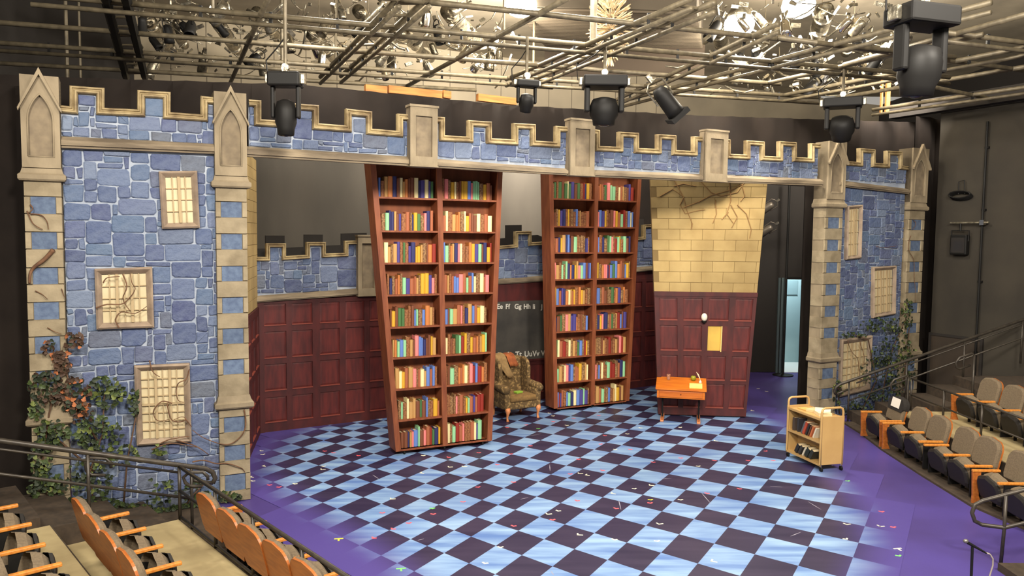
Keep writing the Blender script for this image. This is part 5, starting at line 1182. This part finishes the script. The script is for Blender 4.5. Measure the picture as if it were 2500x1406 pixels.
ivy([(2216, 765, 16, 36, 30, G), (2158, 792, 58, 18, 50, G), (2190, 850, 36, 48, 70, G), (2150, 905, 48, 42, 56, G), (2198, 930, 28, 52, 46, G), (2130, 985, 52, 26, 60, G), (2090, 1002, 40, 12, 22, G), (2088, 818, 30, 8, 16, G), (2046, 965, 12, 38, 24, G), (2170, 960, 36, 30, 30, G), (2225, 880, 14, 40, 18, G), (2150, 870, 30, 26, 24, G)],
    'green ivy climbing the foot of the right tower and pillar', 220, (2150, 980), 52,
    [[(2150, 1010), (2160, 930), (2180, 850), (2215, 770)], [(2100, 1010), (2140, 930), (2120, 830), (2080, 815)], [(2200, 1000), (2210, 900), (2220, 800)], [(2050, 1010), (2046, 940)]])
BARK = mat('dry_vine_bark', (110, 78, 54), .85, (84, 58, 42), 12)
def vine(paths, label, r=.007):
    c = PORT.px(*paths[0][0]); root = thing('dry_vine', PORT.w(c[0], -.12, max(0, c[1]-.05)), PORT.a, label, 'vine', 'bare dry vines'); 
    for P in paths:
        q_ = [PORT.px(x, y, -.12) for x, y in P]
        # smooth the traced polyline
        S = []
        for i in range(len(q_)-1):
            p0, p1, p2_, p3 = q_[max(i-1, 0)], q_[i], q_[i+1], q_[min(i+2, len(q_)-1)]
            for k in range(4):
                t = k/4; S.append(tuple(.5*(2*p1[d]+(-p0[d]+p2_[d])*t+(2*p0[d]-5*p1[d]+4*p2_[d]-p3[d])*t*t+(-p0[d]+3*p1[d]-3*p2_[d]+p3[d])*t**3) for d in (0, 1)))
        S.append(q_[-1])
        B().tube([(s-c[0], .012*math.sin(i*.8), z-max(0, c[1]-.05)) for i, (s, z) in enumerate(S)], [r*(1.2-.7*i/len(S)) for i in range(len(S))], 6).build('branch', BARK, root, smooth=True)
vine([[(130, 610), (110, 632), (84, 652), (74, 668), (72, 692)]], 'thick bare vine root bending down the leftmost pillar', .022)
vine([[(74, 522), (100, 525), (114, 540), (118, 560)], [(66, 515), (80, 545), (104, 560)], [(74, 500), (80, 510), (70, 520)]], 'thin curling vine on the leftmost pillar below the top inset')
vine([[(86, 710), (105, 720), (116, 730)], [(150, 705), (155, 720), (160, 728)], [(116, 800), (130, 808), (150, 815)]], 'sparse twigs on the middle of the leftmost pillar', .005)
vine([[(234, 752), (262, 743), (298, 742), (318, 725), (330, 705), (322, 690), (318, 668)], [(252, 690), (262, 678), (292, 675)], [(290, 800), (282, 780), (296, 762), (330, 765), (358, 748)], [(300, 670), (310, 700), (300, 730), (318, 760)]], 'bare vine twisting across the middle left tower window')
vine([[(365, 880), (372, 906), (390, 920)], [(462, 902), (455, 925), (436, 935), (430, 958), (436, 978), (448, 982)], [(420, 985), (395, 980), (376, 1000), (378, 1020), (392, 1028), (412, 1024)], [(408, 985), (416, 1020), (432, 1030), (448, 1028), (452, 1020), (440, 1018), (425, 1024)], [(452, 1022), (468, 1042)], [(380, 1090), (410, 1074), (440, 1068), (462, 1066)]], 'looping brown vine across the lower left tower window')
vine([[(596, 1000), (600, 1030), (592, 1060), (570, 1080), (540, 1084), (500, 1070), (470, 1050)], [(470, 1128), (500, 1124), (530, 1132), (560, 1132), (588, 1142), (598, 1152)], [(430, 1075), (480, 1090), (510, 1110)], [(370, 1098), (420, 1082), (480, 1092)]], 'brown vine arching over the foot of the left inner pillar', .008)
vine([[(2224, 575), (2218, 610), (2232, 640), (2233, 690), (2235, 740)], [(2140, 602), (2160, 604), (2190, 600)], [(2230, 535), (2236, 545), (2228, 560)]], 'thin vine running up the rightmost pillar', .006)
vine([[(2070, 830), (2080, 860), (2095, 880), (2100, 930), (2090, 950)], [(2100, 835), (2110, 870), (2104, 900)]], 'vine hanging across the lowest right tower window', .006)

# chalky scuffs on the painted squares
sc = B()
for (x0, y0), (x1, y1) in (((1342, 1135), (1343, 1150)), ((1510, 1220), (1516, 1245)), ((1712, 1203), (1735, 1230)), ((1610, 1170), (1640, 1168)), ((1285, 1066), (1320, 1060)), ((1420, 1045), (1460, 1036)), ((1020, 1320), (1035, 1316)), ((780, 1090), (800, 1085)), ((1345, 1395), (1352, 1405)), ((1270, 1220), (1290, 1215)), ((1880, 1188), (1910, 1190)), ((1972, 1225), (2005, 1245)), ((1930, 1310), (1955, 1300)), ((910, 1160), (925, 1170)), ((845, 1077), (880, 1070))):
    a, b_ = on_z(x0, y0), on_z(x1, y1); d = (b_-a); n = Vector((-d.y, d.x, 0)).normalized()*.006
    sc.add([(a.x+n.x*.3, a.y+n.y*.3, .0052), ((a.x+b_.x)/2+n.x, (a.y+b_.y)/2+n.y, .0052), (b_.x+n.x*.3, b_.y+n.y*.3, .0052), (b_.x-n.x*.3, b_.y-n.y*.3, .0052), ((a.x+b_.x)/2-n.x, (a.y+b_.y)/2-n.y, .0052), (a.x-n.x*.3, a.y-n.y*.3, .0052)], [(0, 5, 4, 1), (1, 4, 3, 2)])
tag(sc.build('floor_scuffs', mat('scuff_chalk', (150, 146, 160), .9)), 'thin pale scuff marks scattered over the checkered floor', 'scuff marks', kind='stuff')
